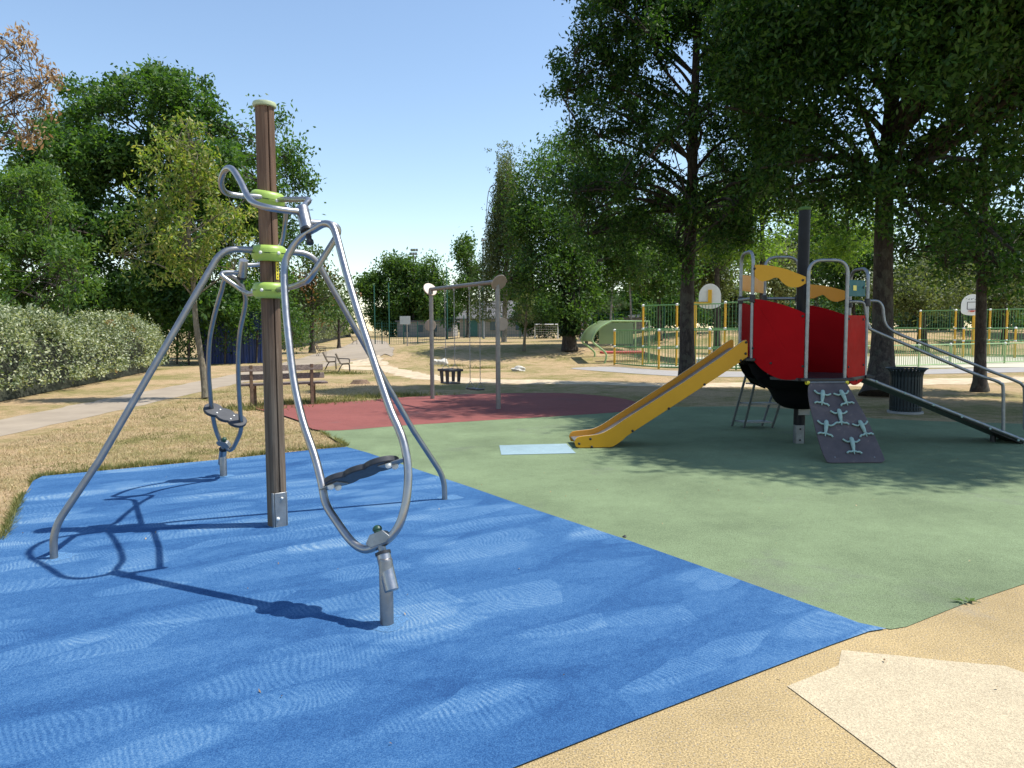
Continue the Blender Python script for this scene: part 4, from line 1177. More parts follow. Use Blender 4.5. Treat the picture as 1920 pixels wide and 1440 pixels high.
f = [G(1380, 693), G(1455, 694), G(1540, 693), G(1640, 690), G(1722, 687.5), G(1781, 685), G(1883, 681), G(1990, 677), G(2100, 673)]
cage_fence('cage_fence', 'waist high pale green picket fence passing behind the play tower', f, [0.86] * 8, (), 0.11,
           [(p, 0.86) for p in f], M['green_rail'], M['green_rail'], M['green_rail'], 0.035, pk=0.012)
g = [G(1640, 664, 0), G(1723, 665), G(1789, 666.5), G(1853, 667), G(1885, 668), G(1960, 669), G(2060, 670)]
cage_fence('cage_fence', 'far tall green picket fence with yellow posts on the right of the court', g, [1.55, 2.5, 2.5, 2.5, 2.5, 2.5], (0.85, 1.5), 0.13,
           [(p, 2.5) for p in g[1:]], M['yellow_post'], M['green_paint'], M['green_paint'], 0.05)
gg = [G(1805, 669.5), G(1902, 670.5), G(1990, 671)]
cage_fence('cage_fence', 'lower yellow posted panel in front of the far tall fence', gg, [1.5, 1.5], (0.85,), 0.13,
           [(p, 1.5) for p in gg], M['yellow_post'], M['green_paint'], M['green_paint'], 0.05)

# basketball backboards
def backboard(name, label, c, face, w, h, front, post_xy, arm_z):
    face = norm(face); side = np.array([-face[1], face[0], 0])
    t = thing(name, label, 'backboard', (post_xy[0], post_xy[1], 0), 0, 'basketball backboards')
    c = np.array(c, float)
    pts = [c + side * (w / 2) - ZX * (h * 0.30), c + side * (w / 2) + ZX * 0.02] + [c + side * (w / 2) * math.cos(a) + ZX * (0.02 + h * 0.5 * math.sin(a)) for a in np.linspace(0.15, math.pi - 0.15, 15)] + [c - side * (w / 2) + ZX * 0.02, c - side * (w / 2) - ZX * (h * 0.30)]
    lo = [c - side * (w / 2) * math.cos(a) - ZX * (h * 0.30 + h * 0.2 * math.sin(a)) for a in np.linspace(0.3, math.pi - 0.3, 9)]
    bo_ = MB().prism(pts + lo, face * 0.03).build('board', M['cwhite'], t, 30, bevel=0.004)
    if front:
        mk = MB()
        for (u, v, a, b) in ((0, 0.20, 0.46, 0.03), (0, -0.16, 0.46, 0.03), (-0.22, 0.02, 0.03, 0.34), (0.22, 0.02, 0.03, 0.34)):
            mk.box(c + side * u + ZX * (v - 0.05) + face * 0.018, (a, 0.006, b), axes=(side, face, ZX))
        mk.build('target_square', M['ink'], bo_, 0)
        sc_ = MB(); rg = random.Random(5)
        for k in range(7):
            u = -0.27 + k * 0.08
            for j in range(2):
                a = np.array([rg.uniform(-.03, .03), rg.uniform(-.05, .05)]); b = np.array([rg.uniform(-.03, .03), rg.uniform(-.05, .05)])
                sc_.tube([c + side * (u + a[0]) + ZX * (0.30 + a[1]) + face * 0.018, c + side * (u + b[0]) + ZX * (0.30 + b[1]) + face * 0.018], 0.008, 4)
        sc_.build('scrawl', M['ink'], bo_, 0)
        rc = c + face * 0.28 - ZX * 0.30
        MB().tube([rc + side * 0.225 * math.cos(a) + face * 0.225 * math.sin(a) for a in np.linspace(0, 2 * math.pi, 25)[:-1]], 0.016, 8, closed=True).build('rim', M['orange_rim'], t)
        MB().box(c + face * 0.05 - ZX * 0.31, (0.16, 0.10, 0.08), axes=(side, face, ZX)).build('rim_plate', M['orange_rim'], t)
    else:
        MB().box(c - face * 0.05 - ZX * 0.02, (0.16, 0.06, 0.62), axes=(side, face, ZX)).build('support', M['yellow_post'], t, bevel=0.006)
    pp = np.array([post_xy[0], post_xy[1], 0.0])
    MB().lathe([(0.075, -0.02), (0.075, arm_z + 0.05)], pp, ZX, 14).build('post', M['yellow_post'], t)
    e = c - face * 0.06; e[2] = arm_z
    MB().tube([pp + ZX * arm_z, e], 0.06, 10).build('arm', M['yellow_post'], t)
cb = D(1331, 556, 30.5)
backboard('basketball_backboard', 'white rounded backboard seen from behind with yellow support', cb, (0.25, 0.97, 0), 0.92, 1.05, False, D(1303, 600, 30.6)[:2], cb[2] - 0.28)
cb = D(1823, 572, 36.0)
backboard('basketball_backboard', 'scrawled white backboard with a red rim facing the camera', cb, (-0.35, -0.93, 0), 0.98, 1.05, True, D(1826, 600, 37.2)[:2], cb[2] - 0.25)

# curved shelter behind the fence
s0 = G(1135, 685); s0[1] += 1.0; s0 = np.array([G(1135, 684)[0] + 0.05, 31.6, 0.0])
sdir = norm([1.0, 0.16, 0]); sback = np.array([-sdir[1], sdir[0], 0.0])
shel = thing('curved_shelter', 'small green shelter with a curved roof and red seat by the court', 'shelter', s0)
def shp(u, v, z): return s0 + sdir * u + sback * v + ZX * z
def rib(v):
    return spline([shp(0.0, v, -0.02), shp(0.10, v, 0.42), shp(-0.20, v, 0.72), shp(-0.52, v, 0.98), shp(-0.50, v, 1.25), shp(-0.20, v, 1.62), shp(0.35, v, 1.92)], 5)
for v in (0.0, 1.9):
    MB().tube(rib(v), 0.045, 10).build('rib', M['green_rail'], shel)
mb = MB(); A_r = rib(0.0)[15:]; vs = []
for q in A_r: vs += [q + ZX * 0.03, q + sback * 1.9 + ZX * 0.03]
mb.add(vs, [(2 * i, 2 * i + 1, 2 * i + 3, 2 * i + 2) for i in range(len(A_r) - 1)])
def shelter_mat():
    m = NT('green_tinted_panel'); m.col((0.34, 0.44, 0.27)); m.rough(0.35)
    tr = m.n('ShaderNodeBsdfTranslucent'); tr.inputs[0].default_value = (0.62, 0.74, 0.52, 1)
    ms = m.n('ShaderNodeMixShader'); ms.inputs[0].default_value = 0.55
    m.l(m.p.outputs[0], ms.inputs[1]); m.l(tr.outputs[0], ms.inputs[2]); m.l(ms.outputs[0], m.out.inputs[0])
    return m.m
M['shelter'] = shelter_mat()
ro = mb.build('roof_panel', M['shelter'], shel, 60)
ro.modifiers.new('thick', 'SOLIDIFY').thickness = 0.012
MB().box(shp(1.15, 1.9, 1.35), (1.7, 0.02, 1.0), axes=(sdir, sback, ZX)).build('back_panel', M['shelter'], shel)
MB().tube([shp(0.35, 0, 1.92), shp(2.1, 0, 1.90), shp(2.1, 0, -0.02)], 0.04, 10).build('frame_tube', M['green_rail'], shel)
MB().tube([shp(0.35, 1.9, 1.92), shp(2.1, 1.9, 1.90), shp(2.1, 1.9, -0.02)], 0.04, 10).build('frame_tube', M['green_rail'], shel)
for k in range(3):
    MB().tube([shp(0.0, 0.35 + 0.16 * k, 0.50), shp(2.0, 0.35 + 0.16 * k, 0.50)], 0.06, 10).build('seat_tube', M['redpad'], shel)

# ------------------------------------------------------------------ far objects behind the playground
def gz(p): return float(ground(p[0], p[1]))
# information sign on a post
sg = G(764, 668)
sgn = thing('information_sign', 'pale information sign on a thin post beside the path', 'sign', sg)
MB().lathe([(0.035, -0.02), (0.03, 2.35)], sg, ZX, 10).build('post', M['wall'], sgn)
MB().box(sg + np.array([-0.10, -0.05, 2.15]), (0.62, 0.03, 0.48)).build('board', M['ash'], sgn, bevel=0.004)
# blue corrugated container behind the trees
c0, c1 = G(372, 682), G(492, 680)
cd = norm(c1 - c0); cn = np.array([-cd[1], cd[0], 0.0])
cont = thing('corrugated_container', 'dark blue corrugated metal container under the trees', 'container', (c0 + c1) / 2)
L = np.linalg.norm(c1 - c0); mb = MB(); vs = []; n = 0
prof_ = []
u = 0.0
while u < L:
    prof_ += [(u, 0), (u + 0.10, 0), (u + 0.13, 0.05), (u + 0.23, 0.05)]
    u += 0.26
for u, v in prof_: vs += [c0 + cd * u + cn * v + ZX * -0.02, c0 + cd * u + cn * v + ZX * 2.5]
M['cont'] = plain('blue_corrugated_paint', (0.012, 0.035, 0.15), 0.5, 0, 0.2, 2)
mb.add(vs, [(2 * i, 2 * i + 2, 2 * i + 3, 2 * i + 1) for i in range(len(prof_) - 1)])
mb.build('corrugated_wall', M['cont'], cont, 0)
MB().box((c0 + c1) / 2 + cn * 1.3 + ZX * 1.25, (L, 2.45, 2.48), axes=(cd, cn, ZX)).build('body', M['cont'], cont)
# grey building with slate roof
bl0, bl1 = D(862, 620, 82), D(968, 620, 82)
zb = gz((-3, 82))
bld = thing('grey_building', 'low grey building with a slate roof behind the green ball fence', 'building', ((bl0[0] + bl1[0]) / 2, 86, zb))
x0, x1 = bl0[0], bl1[0] + 2
MB().box(((x0 + x1) / 2, 86.5, zb + 1.05), (x1 - x0, 9, 2.1)).build('wall', M['wall'], bld)
MB().prism([((x0 - .4), 81.6, zb + 2.08), ((x1 + .4), 81.6, zb + 2.08), ((x1 - 1.5), 86.5, zb + 4.3), ((x0 + 0.6), 86.5, zb + 4.3)], (0, 0, 0.12)).build('roof', M['roof'], bld)
MB().prism([((x0 - .4), 91.4, zb + 2.08), ((x1 + .4), 91.4, zb + 2.08), ((x1 - 1.5), 86.5, zb + 4.3), ((x0 + 0.6), 86.5, zb + 4.3)], (0, 0, 0.12)).build('roof', M['roof'], bld)
for xx, m_ in ((x0 + 1.6, 'door'), (x0 + 4.0, 'glass'), (x1 - 1.6, 'glass')):
    MB().box((xx, 81.98, zb + (1.0 if m_ == 'door' else 1.25)), (0.95, 0.08, 1.9 if m_ == 'door' else 1.0)).build('door' if m_ == 'door' else 'window', M[m_], bld)
# second low building, further left
w0, w1 = D(745, 620, 96), D(850, 620, 96); zb2 = gz((-12, 96))
b2 = thing('low_wall_building', 'long low pale building behind the row of trees', 'building', ((w0[0] + w1[0]) / 2, 99, zb2))
MB().box(((w0[0] + w1[0]) / 2, 100, zb2 + 1.0), (w1[0] - w0[0], 8, 2.0)).build('wall', M['wall'], b2)
MB().box(((w0[0] + w1[0]) / 2, 100, zb2 + 2.1), (w1[0] - w0[0] + .5, 8.4, 0.2)).build('roof', M['roof'], b2)
for k in range(4):
    MB().box((w0[0] + 1.2 + k * 1.9, 95.97, zb2 + 1.1), (0.8, 0.06, 0.9)).build('window', M['glass'], b2)
# white sheds / caravans behind the shelter
for (xa, xb, yt, Y, lab, mm) in ((1160, 1204, 597, 70, 'dark roofed shed with a window behind the shelter', 'wall'), (1186, 1222, 592, 78, 'long white caravan behind the shelter', 'cwhite'), (1090, 1112, 600, 80, 'small white cabin left of the shelter', 'cwhite')):
    pa, pb = D(xa, yt, Y), D(xb, yt, Y); z_ = gz(((pa[0] + pb[0]) / 2, Y)); h = max(pa[2] - z_, 1.2)
    t = thing('shed' if mm == 'wall' else ('caravan' if 'caravan' in lab else 'cabin'), lab, 'shed' if mm == 'wall' else ('caravan' if 'caravan' in lab else 'cabin'), ((pa[0] + pb[0]) / 2, Y, z_))
    MB().box(((pa[0] + pb[0]) / 2, Y + 1.2, z_ + h / 2), (pb[0] - pa[0], 2.4, h)).build('body', M[mm], t, bevel=0.15 if mm == 'cwhite' else 0)
    MB().box(((pa[0] + pb[0]) / 2, Y + 1.2, z_ + h + 0.06), (pb[0] - pa[0] + 0.2, 2.6, 0.1)).build('roof', M['roof'] if mm == 'wall' else M['ash'], t)
    MB().box(((pa[0] * .55 + pb[0] * .45), Y - 0.02, z_ + h * 0.6), ((pb[0] - pa[0]) * 0.4, 0.05, h * 0.35)).build('window', M['glass'], t)
# football goal
gA, gB = D(1003, 622, 62), D(1046, 622, 62); z_ = gz((gA[0], 62))
goal = thing('football_goal', 'small white football goal frame beyond the tree mound', 'goal', ((gA[0] + gB[0]) / 2, 62, z_))
MB().tube([(gA[0], 62, z_), (gA[0], 62, z_ + 1.25), (gB[0], 62, z_ + 1.25), (gB[0], 62, z_)], 0.055, 8).build('frame', M['cwhite'], goal)
nt = MB()
for k in range(11):
    x = gA[0] + (gB[0] - gA[0]) * k / 10
    nt.tube([(x, 62, z_ + 1.25), (x, 63.2, z_)], 0.004, 4)
for k in range(6):
    nt.tube([(gA[0], 62 + 1.2 * k / 6, z_ + 1.25 * (1 - k / 6)), (gB[0], 62 + 1.2 * k / 6, z_ + 1.25 * (1 - k / 6))], 0.004, 4)
nt.build('net', M['cwhite'], goal)
# two walkers far away
def person(label, xp, Y, h, top, face):
    p = D(xp, 620, Y); z_ = gz((p[0], Y)); b = np.array([p[0], Y, z_])
    t = thing('person', label, 'person', b)
    s = h / 1.7
    def sk(nodes, edges, name, m):
        me = bpy.data.meshes.new(name)
        me.from_pydata([tuple(np.array(q[0]) * s) for q in nodes], edges, [])
        o = bpy.data.objects.new(name, me); C.objects.link(o); o.parent = t
        md = o.modifiers.new('skin', 'SKIN')
        for i, q in enumerate(nodes): me.skin_vertices[0].data[i].radius = (q[1] * s, q[1] * s)
        me.skin_vertices[0].data[0].use_root = True
        o.modifiers.new('sub', 'SUBSURF').levels = 1
        me.materials.append(m); return o
    nodes = [((0, 0, .92), .12), ((0, 0, 1.15), .115), ((0, 0, 1.38), .12), ((0, 0, 1.47), .05), ((0, 0, 1.54), .08), ((0, -.01, 1.63), .085),
             ((.17, 0, 1.37), .055), ((.21, .02, 1.10), .042), ((.20, -.08, .88), .035), ((.20, -.10, .80), .03),
             ((-.17, 0, 1.37), .055), ((-.21, -.02, 1.10), .042), ((-.20, .06, .88), .035), ((-.20, .06, .80), .03),
             ((.09, 0, .85), .085), ((.10, -.10, .48), .06), ((.10, -.02, .08), .045), ((.10, -.14, .04), .035),
             ((-.09, 0, .85), .085), ((-.10, .06, .48), .06), ((-.10, .20, .10), .045), ((-.10, .09, .04), .035)]
    ed = [(0, 1), (1, 2), (2, 3), (3, 4), (4, 5), (2, 6), (6, 7), (7, 8), (8, 9), (2, 10), (10, 11), (11, 12), (12, 13), (0, 14), (14, 15), (15, 16), (16, 17), (0, 18), (18, 19), (19, 20), (20, 21)]
    sk(nodes, ed, 'body', M['skin'])
    sk([((0, 0, .95), .135), ((0, 0, 1.15), .13), ((0, 0, 1.38), .135), ((.17, 0, 1.37), .065), ((.205, .015, 1.14), .055), ((-.17, 0, 1.37), .065), ((-.205, -.015, 1.14), .055)], [(0, 1), (1, 2), (2, 3), (3, 4), (2, 5), (5, 6)], 'shirt', top)
    sk([((0, 0, .92), .13), ((.09, 0, .83), .098), ((.10, -.10, .48), .072), ((.10, -.03, .12), .058), ((-.09, 0, .83), .098), ((-.10, .06, .48), .072), ((-.10, .19, .14), .058)], [(0, 1), (1, 2), (2, 3), (0, 4), (4, 5), (5, 6)], 'trousers', M['cloth_dark'])
    sk([((0, .02, 1.66), .085), ((0, .05, 1.58), .075)], [(0, 1)], 'hair', M['hair'])
    t.rotation_euler = (0, 0, face)
person('person in dark clothes walking beyond the tree mound', 1090, 58, 1.65, M['cloth_dark'], 0.8)
person('person in a dark red top walking beyond the tree mound', 1098, 59, 1.6, M['cloth_red'], 0.6)
# tall ball fence along the far field
def ball_fence(name, label, xs, Y, h, tall, group=None):
    a, b = D(xs[0], 620, Y), D(xs[-1], 620, Y)
    t = thing(name, label, 'fence', ((a[0] + b[0]) / 2, Y, gz((a[0], Y))), 0, group)
    for i, x in enumerate(xs):
        p = D(x, 620, Y); z_ = gz((p[0], Y))
        MB().lathe([(0.06, -0.05), (0.05, tall.get(i, h))], (p[0], Y, z_), ZX, 8).build('post', M['net_green'], t)
    mb = MB(); x = a[0]
    while x < b[0]:
        z_ = gz((x, Y)); mb.tube([(x, Y, z_), (x, Y, z_ + h - .05)], 0.011, 4, caps=False); x += 0.24
    for k in range(int(h / 0.3) + 1):
        xx = list(np.linspace(a[0], b[0], 14))
        mb.tube([(q, Y, gz((q, Y)) + min(k * 0.3, h)) for q in xx], 0.010, 4)
    mb.build('mesh_panel', M['net_green'], t)
    return t
ball_fence('ball_fence', 'green wire ball fence with tall posts at the end of the path', [703, 716, 730, 757, 783, 812, 839, 870, 905, 940, 975, 1010, 1050], 72, 2.3, {0: 6.0, 2: 6.2, 6: 7.3, 8: 8.5, 11: 5}, 'green wire fences')
ball_fence('ball_fence', 'green wire ball fence beyond the sports cage', [1060, 1110, 1150, 1184, 1245, 1300, 1360, 1420, 1480, 1540, 1600, 1660, 1720, 1780, 1840, 1900, 1960], 56, 2.6, {3: 5.5}, 'green wire fences')
# floodlight mast and street lamp
p = D(777, 620, 118); z_ = gz((p[0], 118))
fm = thing('floodlight_mast', 'tall floodlight mast showing above the tree tops', 'floodlight', (p[0], 118, z_))
hm = D(777, 478, 118)[2]
MB().lathe([(0.28, 0), (0.14, hm - z_)], (p[0], 118, z_), ZX, 10).build('mast', M['lamp_grey'], fm)
for r in range(3):
    for k in range(3):
        MB().box((p[0] - 0.45 + k * 0.42 + r * 0.12, 117.8, hm - 0.45 + r * 0.62), (0.36, 0.30, 0.40), axes=((1, 0, 0), norm((0, 1, 0.35)), norm((0, -0.35, 1)))).build('lamp', M['lamp_grey'], fm)
p = D(907, 620, 64); z_ = gz((p[0], 64)); hm = D(907, 450, 64)[2]
sl_ = thing('street_lamp', 'slim lamp post in front of the weeping birch', 'street lamp', (p[0], 64, z_))
MB().lathe([(0.10, 0), (0.055, hm - z_)], (p[0], 64, z_), ZX, 10).build('pole', M['lamp_grey'], sl_)
MB().box((p[0] + 0.05, 63.7, hm), (0.40, 0.6, 0.22)).build('lamp', M['ash'], sl_, bevel=0.03)
# boulders and stump on the grass
def lump(name, label, cat, c, r, m, seed, group=None):
    rg = random.Random(seed)
    bm = bmesh.new(); bmesh.ops.create_icosphere(bm, subdivisions=3, radius=1)
    ph = [rg.uniform(0, 6) for _ in range(6)]
    for v in bm.verts:
        q = 1 + 0.16 * math.sin(v.co.x * 4 + ph[0]) + 0.12 * math.sin(v.co.y * 5 + ph[1]) + 0.1 * math.sin(v.co.z * 6 + v.co.x * 3 + ph[2])
        v.co = Vector((v.co.x * r[0] * q, v.co.y * r[1] * q, v.co.z * r[2] * q))
    me = bpy.data.meshes.new(name); bm.to_mesh(me); bm.free(); me.materials.append(m)
    for p_ in me.polygons: p_.use_smooth = True
    me.set_sharp_from_angle(angle=R(40))
    o = bpy.data.objects.new(name, me); C.objects.link(o); o.location = (c[0], c[1], float(ground(c[0], c[1])) + r[2] * 0.35)
    return tag(o, label, cat, group)
lump('boulder', 'pale flat stone behind the cradle swing', 'stone', G(815, 684), (0.22, 0.2, 0.15), M['rock'], 1, 'pale stones on the grass')
lump('boulder', 'pale stone just right of the flat one behind the swings', 'stone', G(829, 684), (0.26, 0.2, 0.17), M['rock'], 2, 'pale stones on the grass')
lump('boulder', 'pale low stone lying right of the swing frame', 'stone', G(972, 695), (0.30, 0.2, 0.12), M['rock'], 3, 'pale stones on the grass')
st_ = G(675, 718)
stp = thing('tree_stump', 'low cut tree stump on the dry grass near the red rubber', 'stump', st_)
MB().lathe([(0.30, -0.03), (0.22, 0.05), (0.20, 0.09)], st_, ZX, 18, rad=lambda k, h: 1 + 0.12 * math.sin(k * 1.3)).build('stump', M['stump'], stp)

# ------------------------------------------------------------------ trees
def cl(lst):
    """(pixel x, pixel y, depth, radius in pixels[, squash, weight]) -> clump"""
    out = []
    for q in lst:
        c = D(q[0], q[1], q[2]); r = q[3] * q[2] / F_PX
        sq = q[4] if len(q) > 4 else 0.8
        out.append((c[0], c[1], c[2], r, r, r * sq, q[5] if len(q) > 5 else 1.0))
    return out
def jit(lst, n, seed, dy=2.0, dp=30):
    rg = random.Random(seed); out = list(lst)
    for k in range(n):
        q = rg.choice(lst)
        out.append((q[0] + rg.uniform(-dp, dp), q[1] + rg.uniform(-dp, dp), q[2] + rg.uniform(-dy, dy), q[3] * rg.uniform(0.5, 0.9)) + tuple(q[4:]))
    return out
# the tall oak left of the play tower
t1 = np.array([4.75, 19.0, 0.0])
c1_ = [(1062, 105, 19, 45), (1110, 50, 19, 60), (1050, 172, 19, 36), (1115, 160, 19.5, 62), (1180, 90, 18.5, 66), (1240, 20, 19, 70), (1330, 30, 19, 70), (1420, 40, 19, 80), (1410, 140, 18.5, 75), (1185, 205, 19, 62),
       (1110, 255, 19.5, 60), (1130, 330, 19, 62), (1060, 360, 18.5, 52), (1150, 430, 19, 55), (1215, 300, 18.5, 55), (1210, 395, 19.5, 52), (1090, 440, 19.5, 44), (1370, 395, 19, 42), (1440, 330, 18.5, 70), (1450, 240, 19, 70),
       (1345, 320, 20, 44), (1365, 225, 19, 58), (1340, 120, 19.5, 60), (1290, 370, 18.5, 44), (1245, 455, 18.8, 36), (1170, 500, 19, 34), (1280, 215, 17.8, 40), (1120, -60, 19, 90), (1240, -110, 19, 120), (1380, -100, 19, 120), (1330, -230, 19, 110), (1200, -250, 19, 110)]
tree('oak_tree', 'tall dark oak whose trunk stands just left of the play tower', 'tree', t1,
     [t1, D(1288, 560, 19), D(1296, 400, 19), D(1300, 250, 19), D(1306, 80, 19), D(1310, -150, 19)], 0.21, 0.06, cl([(max(q[0] + 14, 1012 + q[3] + (30 if q[1] < 60 else 0)),) + tuple(q[1:]) for q in jit(c1_ + [(1400, 330, 19, 60), (1490, 360, 18.5, 50), (1330, 420, 18, 36), (1380, 430, 18, 40)], 60, 3, 1.9, 44)]), 9, 95, 0.155, 0.13, 0.058, M['leaf_oak'], M['bark'], 11, 'oaks shading the play tower')
# the thick oak right behind the tower
t2 = G(1652, 742)
def clear_pad(cs):
    # keep the crown off the sunny end of the slide
    out = []
    for c in cs:
        x, y = c[0] - 0.54 * c[2], c[1] - 0.04 * c[2]
        if y - c[4] < 11.5 and x - c[3] < 1.35:
            c = (c[0] + 1.35 + c[3] - x,) + tuple(c[1:])
        out.append(c)
    return out
w2 = rand_clumps((9.4, 13.4, 9.6), (6.0, 6.3, 4.9), 64, 21, (0.20, 0.34))
w2 = [c for c in w2 if not (c[2] - c[5] < 4.4)] + cl([(1560, 330, 15, 60), (1620, 290, 14.5, 60), (1500, 290, 15, 60), (1720, 330, 14.5, 55), (1780, 260, 14, 60), (1560, 220, 14, 70), (1700, 420, 15.5, 44), (1590, 395, 16.5, 38), (1840, 300, 13, 60), (1900, 200, 12, 80), (1470, 180, 14.5, 60), (1860, 410, 14, 44), (1480, 350, 15, 46), (1420, 300, 15, 50), (1540, 390, 15.5, 40), (1680, 380, 14, 40), (1740, 420, 14, 44), (1810, 460, 14, 36), (1900, 470, 13.5, 44), (1930, 360, 12.5, 60), (1360, 200, 15, 60), (1440, 120, 14.5, 70), (1560, 120, 14, 80), (1800, 130, 13, 80), (1700, 200, 14, 70)])
w2 += cl(jit([(1480, 300, 15.5, 50), (1620, 340, 15, 50), (1780, 360, 14.5, 50), (1880, 300, 13.5, 60), (1560, 240, 15, 60)], 16, 4, 2, 60)) + rand_clumps((13.0, 10.0, 9.0), (4.0, 4.5, 3.6), 22, 23, (0.28, 0.40))
w2 = clear_pad(w2)
tree('oak_tree', 'thick trunked dark oak right behind the play tower', 'tree', t2,
     [t2, D(1655, 600, 16.6), D(1657, 430, 16.5), D(1662, 300, 16.4), D(1674, 160, 16.2), D(1676, -60, 16), D(1680, -300, 15.8)], 0.255, 0.09, w2, 4.2, 82, 0.23, 0.14, 0.062, M['leaf_oak'], M['bark'], 12, 'oaks shading the play tower', flare=1.9, twigs_on=False)
# the slimmer oak at the right edge
t3 = G(1837, 733)
c3 = [(1800, 200, 17, 60), (1870, 230, 17, 60), (1930, 160, 17, 70), (1760, 340, 17.5, 50), (1830, 330, 17, 50), (1900, 340, 17, 55), (1740, 430, 17.5, 40), (1800, 450, 17, 42), (1870, 430, 17, 46), (1920, 450, 17, 46), (1770, 500, 17, 30), (1850, 505, 17, 30), (1905, 520, 16.5, 30), (1720, 280, 17, 46), (1690, 470, 17.5, 30), (1960, 300, 17, 70), (1980, 420, 17, 60), (1880, 60, 17, 90), (1760, 90, 17, 80)]
tree('oak_tree', 'slim dark oak at the right edge beyond the hand rails', 'tree', t3,
     [t3, D(1840, 560, 17.1), D(1843, 420, 17.1), D(1846, 280, 17.1), D(1850, 100, 17.1)], 0.135, 0.05, cl(jit(c3, 22, 8, 1.6, 34)), 9, 70, 0.16, 0.14, 0.062, M['leaf_oak'], M['bark'], 13, 'oaks shading the play tower')

# left wood
oakc = [(185, 205, 36, 60), (255, 175, 37, 62), (300, 150, 38, 42), (330, 200, 36, 70), (395, 225, 37, 55), (125, 255, 37, 62), (200, 300, 35, 84), (300, 310, 36, 92), (400, 320, 36, 80), (100, 350, 37, 75), (160, 420, 35, 84), (260, 430, 35, 92), (360, 430, 35, 90), (445, 400, 36, 62),
        (440, 260, 38, 40), (470, 330, 38, 44), (180, 530, 34, 80), (290, 540, 34, 84), (400, 530, 34, 80), (80, 450, 37, 60), (60, 290, 38, 44), (160, 150, 37, 26), (290, 120, 38, 22), (330, 145, 37, 22)]
b_ = D(290, 640, 37); b_[2] = 0
tree('oak_tree', 'large dark green oak rising behind the silvery hedge', 'tree', b_, [b_, D(292, 560, 37), D(285, 420, 37), D(280, 260, 37)], 0.42, 0.12, [(c[0], c[1], c[2], c[3] * .82, c[4] * .82, c[5] * .8) for c in cl([(q[0], max(q[1], 128 + 0.9 * q[3] * 0.8 + abs(q[0] - 270) * 0.22),) + tuple(q[2:]) for q in jit(oakc, 50, 5, 3, 60)])], 2.3, 75, 0.26, 0.25, 0.13, M['leaf_dark'], M['bark'], 31, 'dark trees of the left wood')
o2 = [(500, 215, 42, 34), (515, 300, 42, 44), (530, 390, 42, 42), (500, 430, 41, 56), (545, 460, 43, 34), (500, 520, 41, 60), (545, 285, 42, 14), (548, 330, 42, 16)]
b_ = D(508, 650, 42); b_[2] = 0
tree('oak_tree', 'narrow dark oak just right of the wooden post', 'tree', b_, [b_, D(508, 520, 42), D(510, 400, 42), D(512, 280, 42)], 0.3, 0.08, cl(jit(o2, 8, 6, 2, 26)), 1.2, 60, 0.42, 0.28, 0.13, M['leaf_dark'], M['bark'], 32, 'dark trees of the left wood')
o3 = [(585, 500, 50, 36), (560, 545, 50, 40), (600, 560, 50, 40), (570, 600, 48, 40), (620, 540, 52, 26)]
b_ = D(585, 640, 50); b_[2] = 0
M['leaf_mixed'] = leaf('green_and_rust_leaves', [(0.045, 0.085, 0.022), (0.075, 0.12, 0.032), (0.11, 0.15, 0.04)], 0.35, ((0.22, 0.10, 0.05), 0.45, 0.60))
tree('maple_tree', 'small mixed green and rusty tree above the far hedge', 'tree', b_, [b_, D(585, 580, 50), D(585, 520, 50)], 0.18, 0.06, cl(jit(o3, 8, 7, 2, 20)), 1.0, 60, 0.4, 0.28, 0.13, M['leaf_mixed'], M['bark'], 33, 'small trees behind the far hedge')
o4 = [(635, 575, 62, 26), (655, 590, 64, 20), (615, 590, 60, 24)]
b_ = D(635, 630, 62); b_[2] = 0
tree('maple_tree', 'low green tree at the end of the far hedge', 'tree', b_, [b_, D(635, 600, 62), D(635, 580, 62)], 0.14, 0.05, cl(jit(o4, 5, 8, 2, 14)), 1.0, 60, 0.4, 0.28, 0.13, M['leaf_mid'], M['bark'], 34, 'small trees behind the far hedge')
# shrubs under the wood
for i, (x, y, Y, r, lab) in enumerate(((330, 600, 33, 50, 'dark shrub at the right end of the silvery hedge'), (420, 610, 33.0, 44, 'dark leafy shrub hanging over the blue container left part'), (480, 600, 34.0, 46, 'dark leafy shrub hanging over the blue container right part'), (545, 625, 37, 34, 'dark shrub right of the blue container'), (352, 645, 32, 30, 'low dark shrub left of the blue container'), (300, 590, 34, 56, 'tall dark shrub just behind the end of the silvery hedge'))):
    b_ = D(x, 640, Y + 0.6); b_[2] = 0
    t = thing('shrub', lab, 'shrub', b_, 0, 'shrubs under the left wood')
    tw = clump_twigs(cl(jit([(x, y, Y + 0.8, r, 0.9), (x + 14, y - 30, Y + 1, r * 0.8)], 4, i, 0.8, 24)), 3.0, 60 + i)
    tw = tw[tw[:, 2] > 0.3]
    quad_obj('foliage', leaf_cloud(tw, 50, 0.28, 0.15, 0.08, 70 + i, 0.2), M['leaf_dark'], t)
    MB().tube([b_, b_ + [0.1, 0, 1.6]], 0.05, 8).build('stem', M['bark'], t)
# feathery light green tree at far left
lf = [(40, 370, 23, 62), (95, 400, 22.5, 52), (20, 460, 22, 74), (85, 480, 22, 66), (120, 540, 22, 44), (30, 545, 21.5, 66), (-60, 420, 23, 90), (-120, 500, 23, 100), (70, 335, 23, 30), (105, 590, 22, 34)]
b_ = D(20, 660, 23); b_[2] = 0
tree('feathery_tree', 'bushy light green tree above the hedge at the left edge', 'tree', b_, [b_, D(25, 560, 23), D(35, 440, 23), D(40, 350, 23)], 0.2, 0.05, [(c[0], c[1], c[2], c[3] * .8, c[4] * .8, c[5] * .8) for c in cl(jit(lf, 26, 9, 1.8, 44))], 8, 85, 0.17, 0.17, 0.06, M['leaf_bright'], M['bark'], 35)
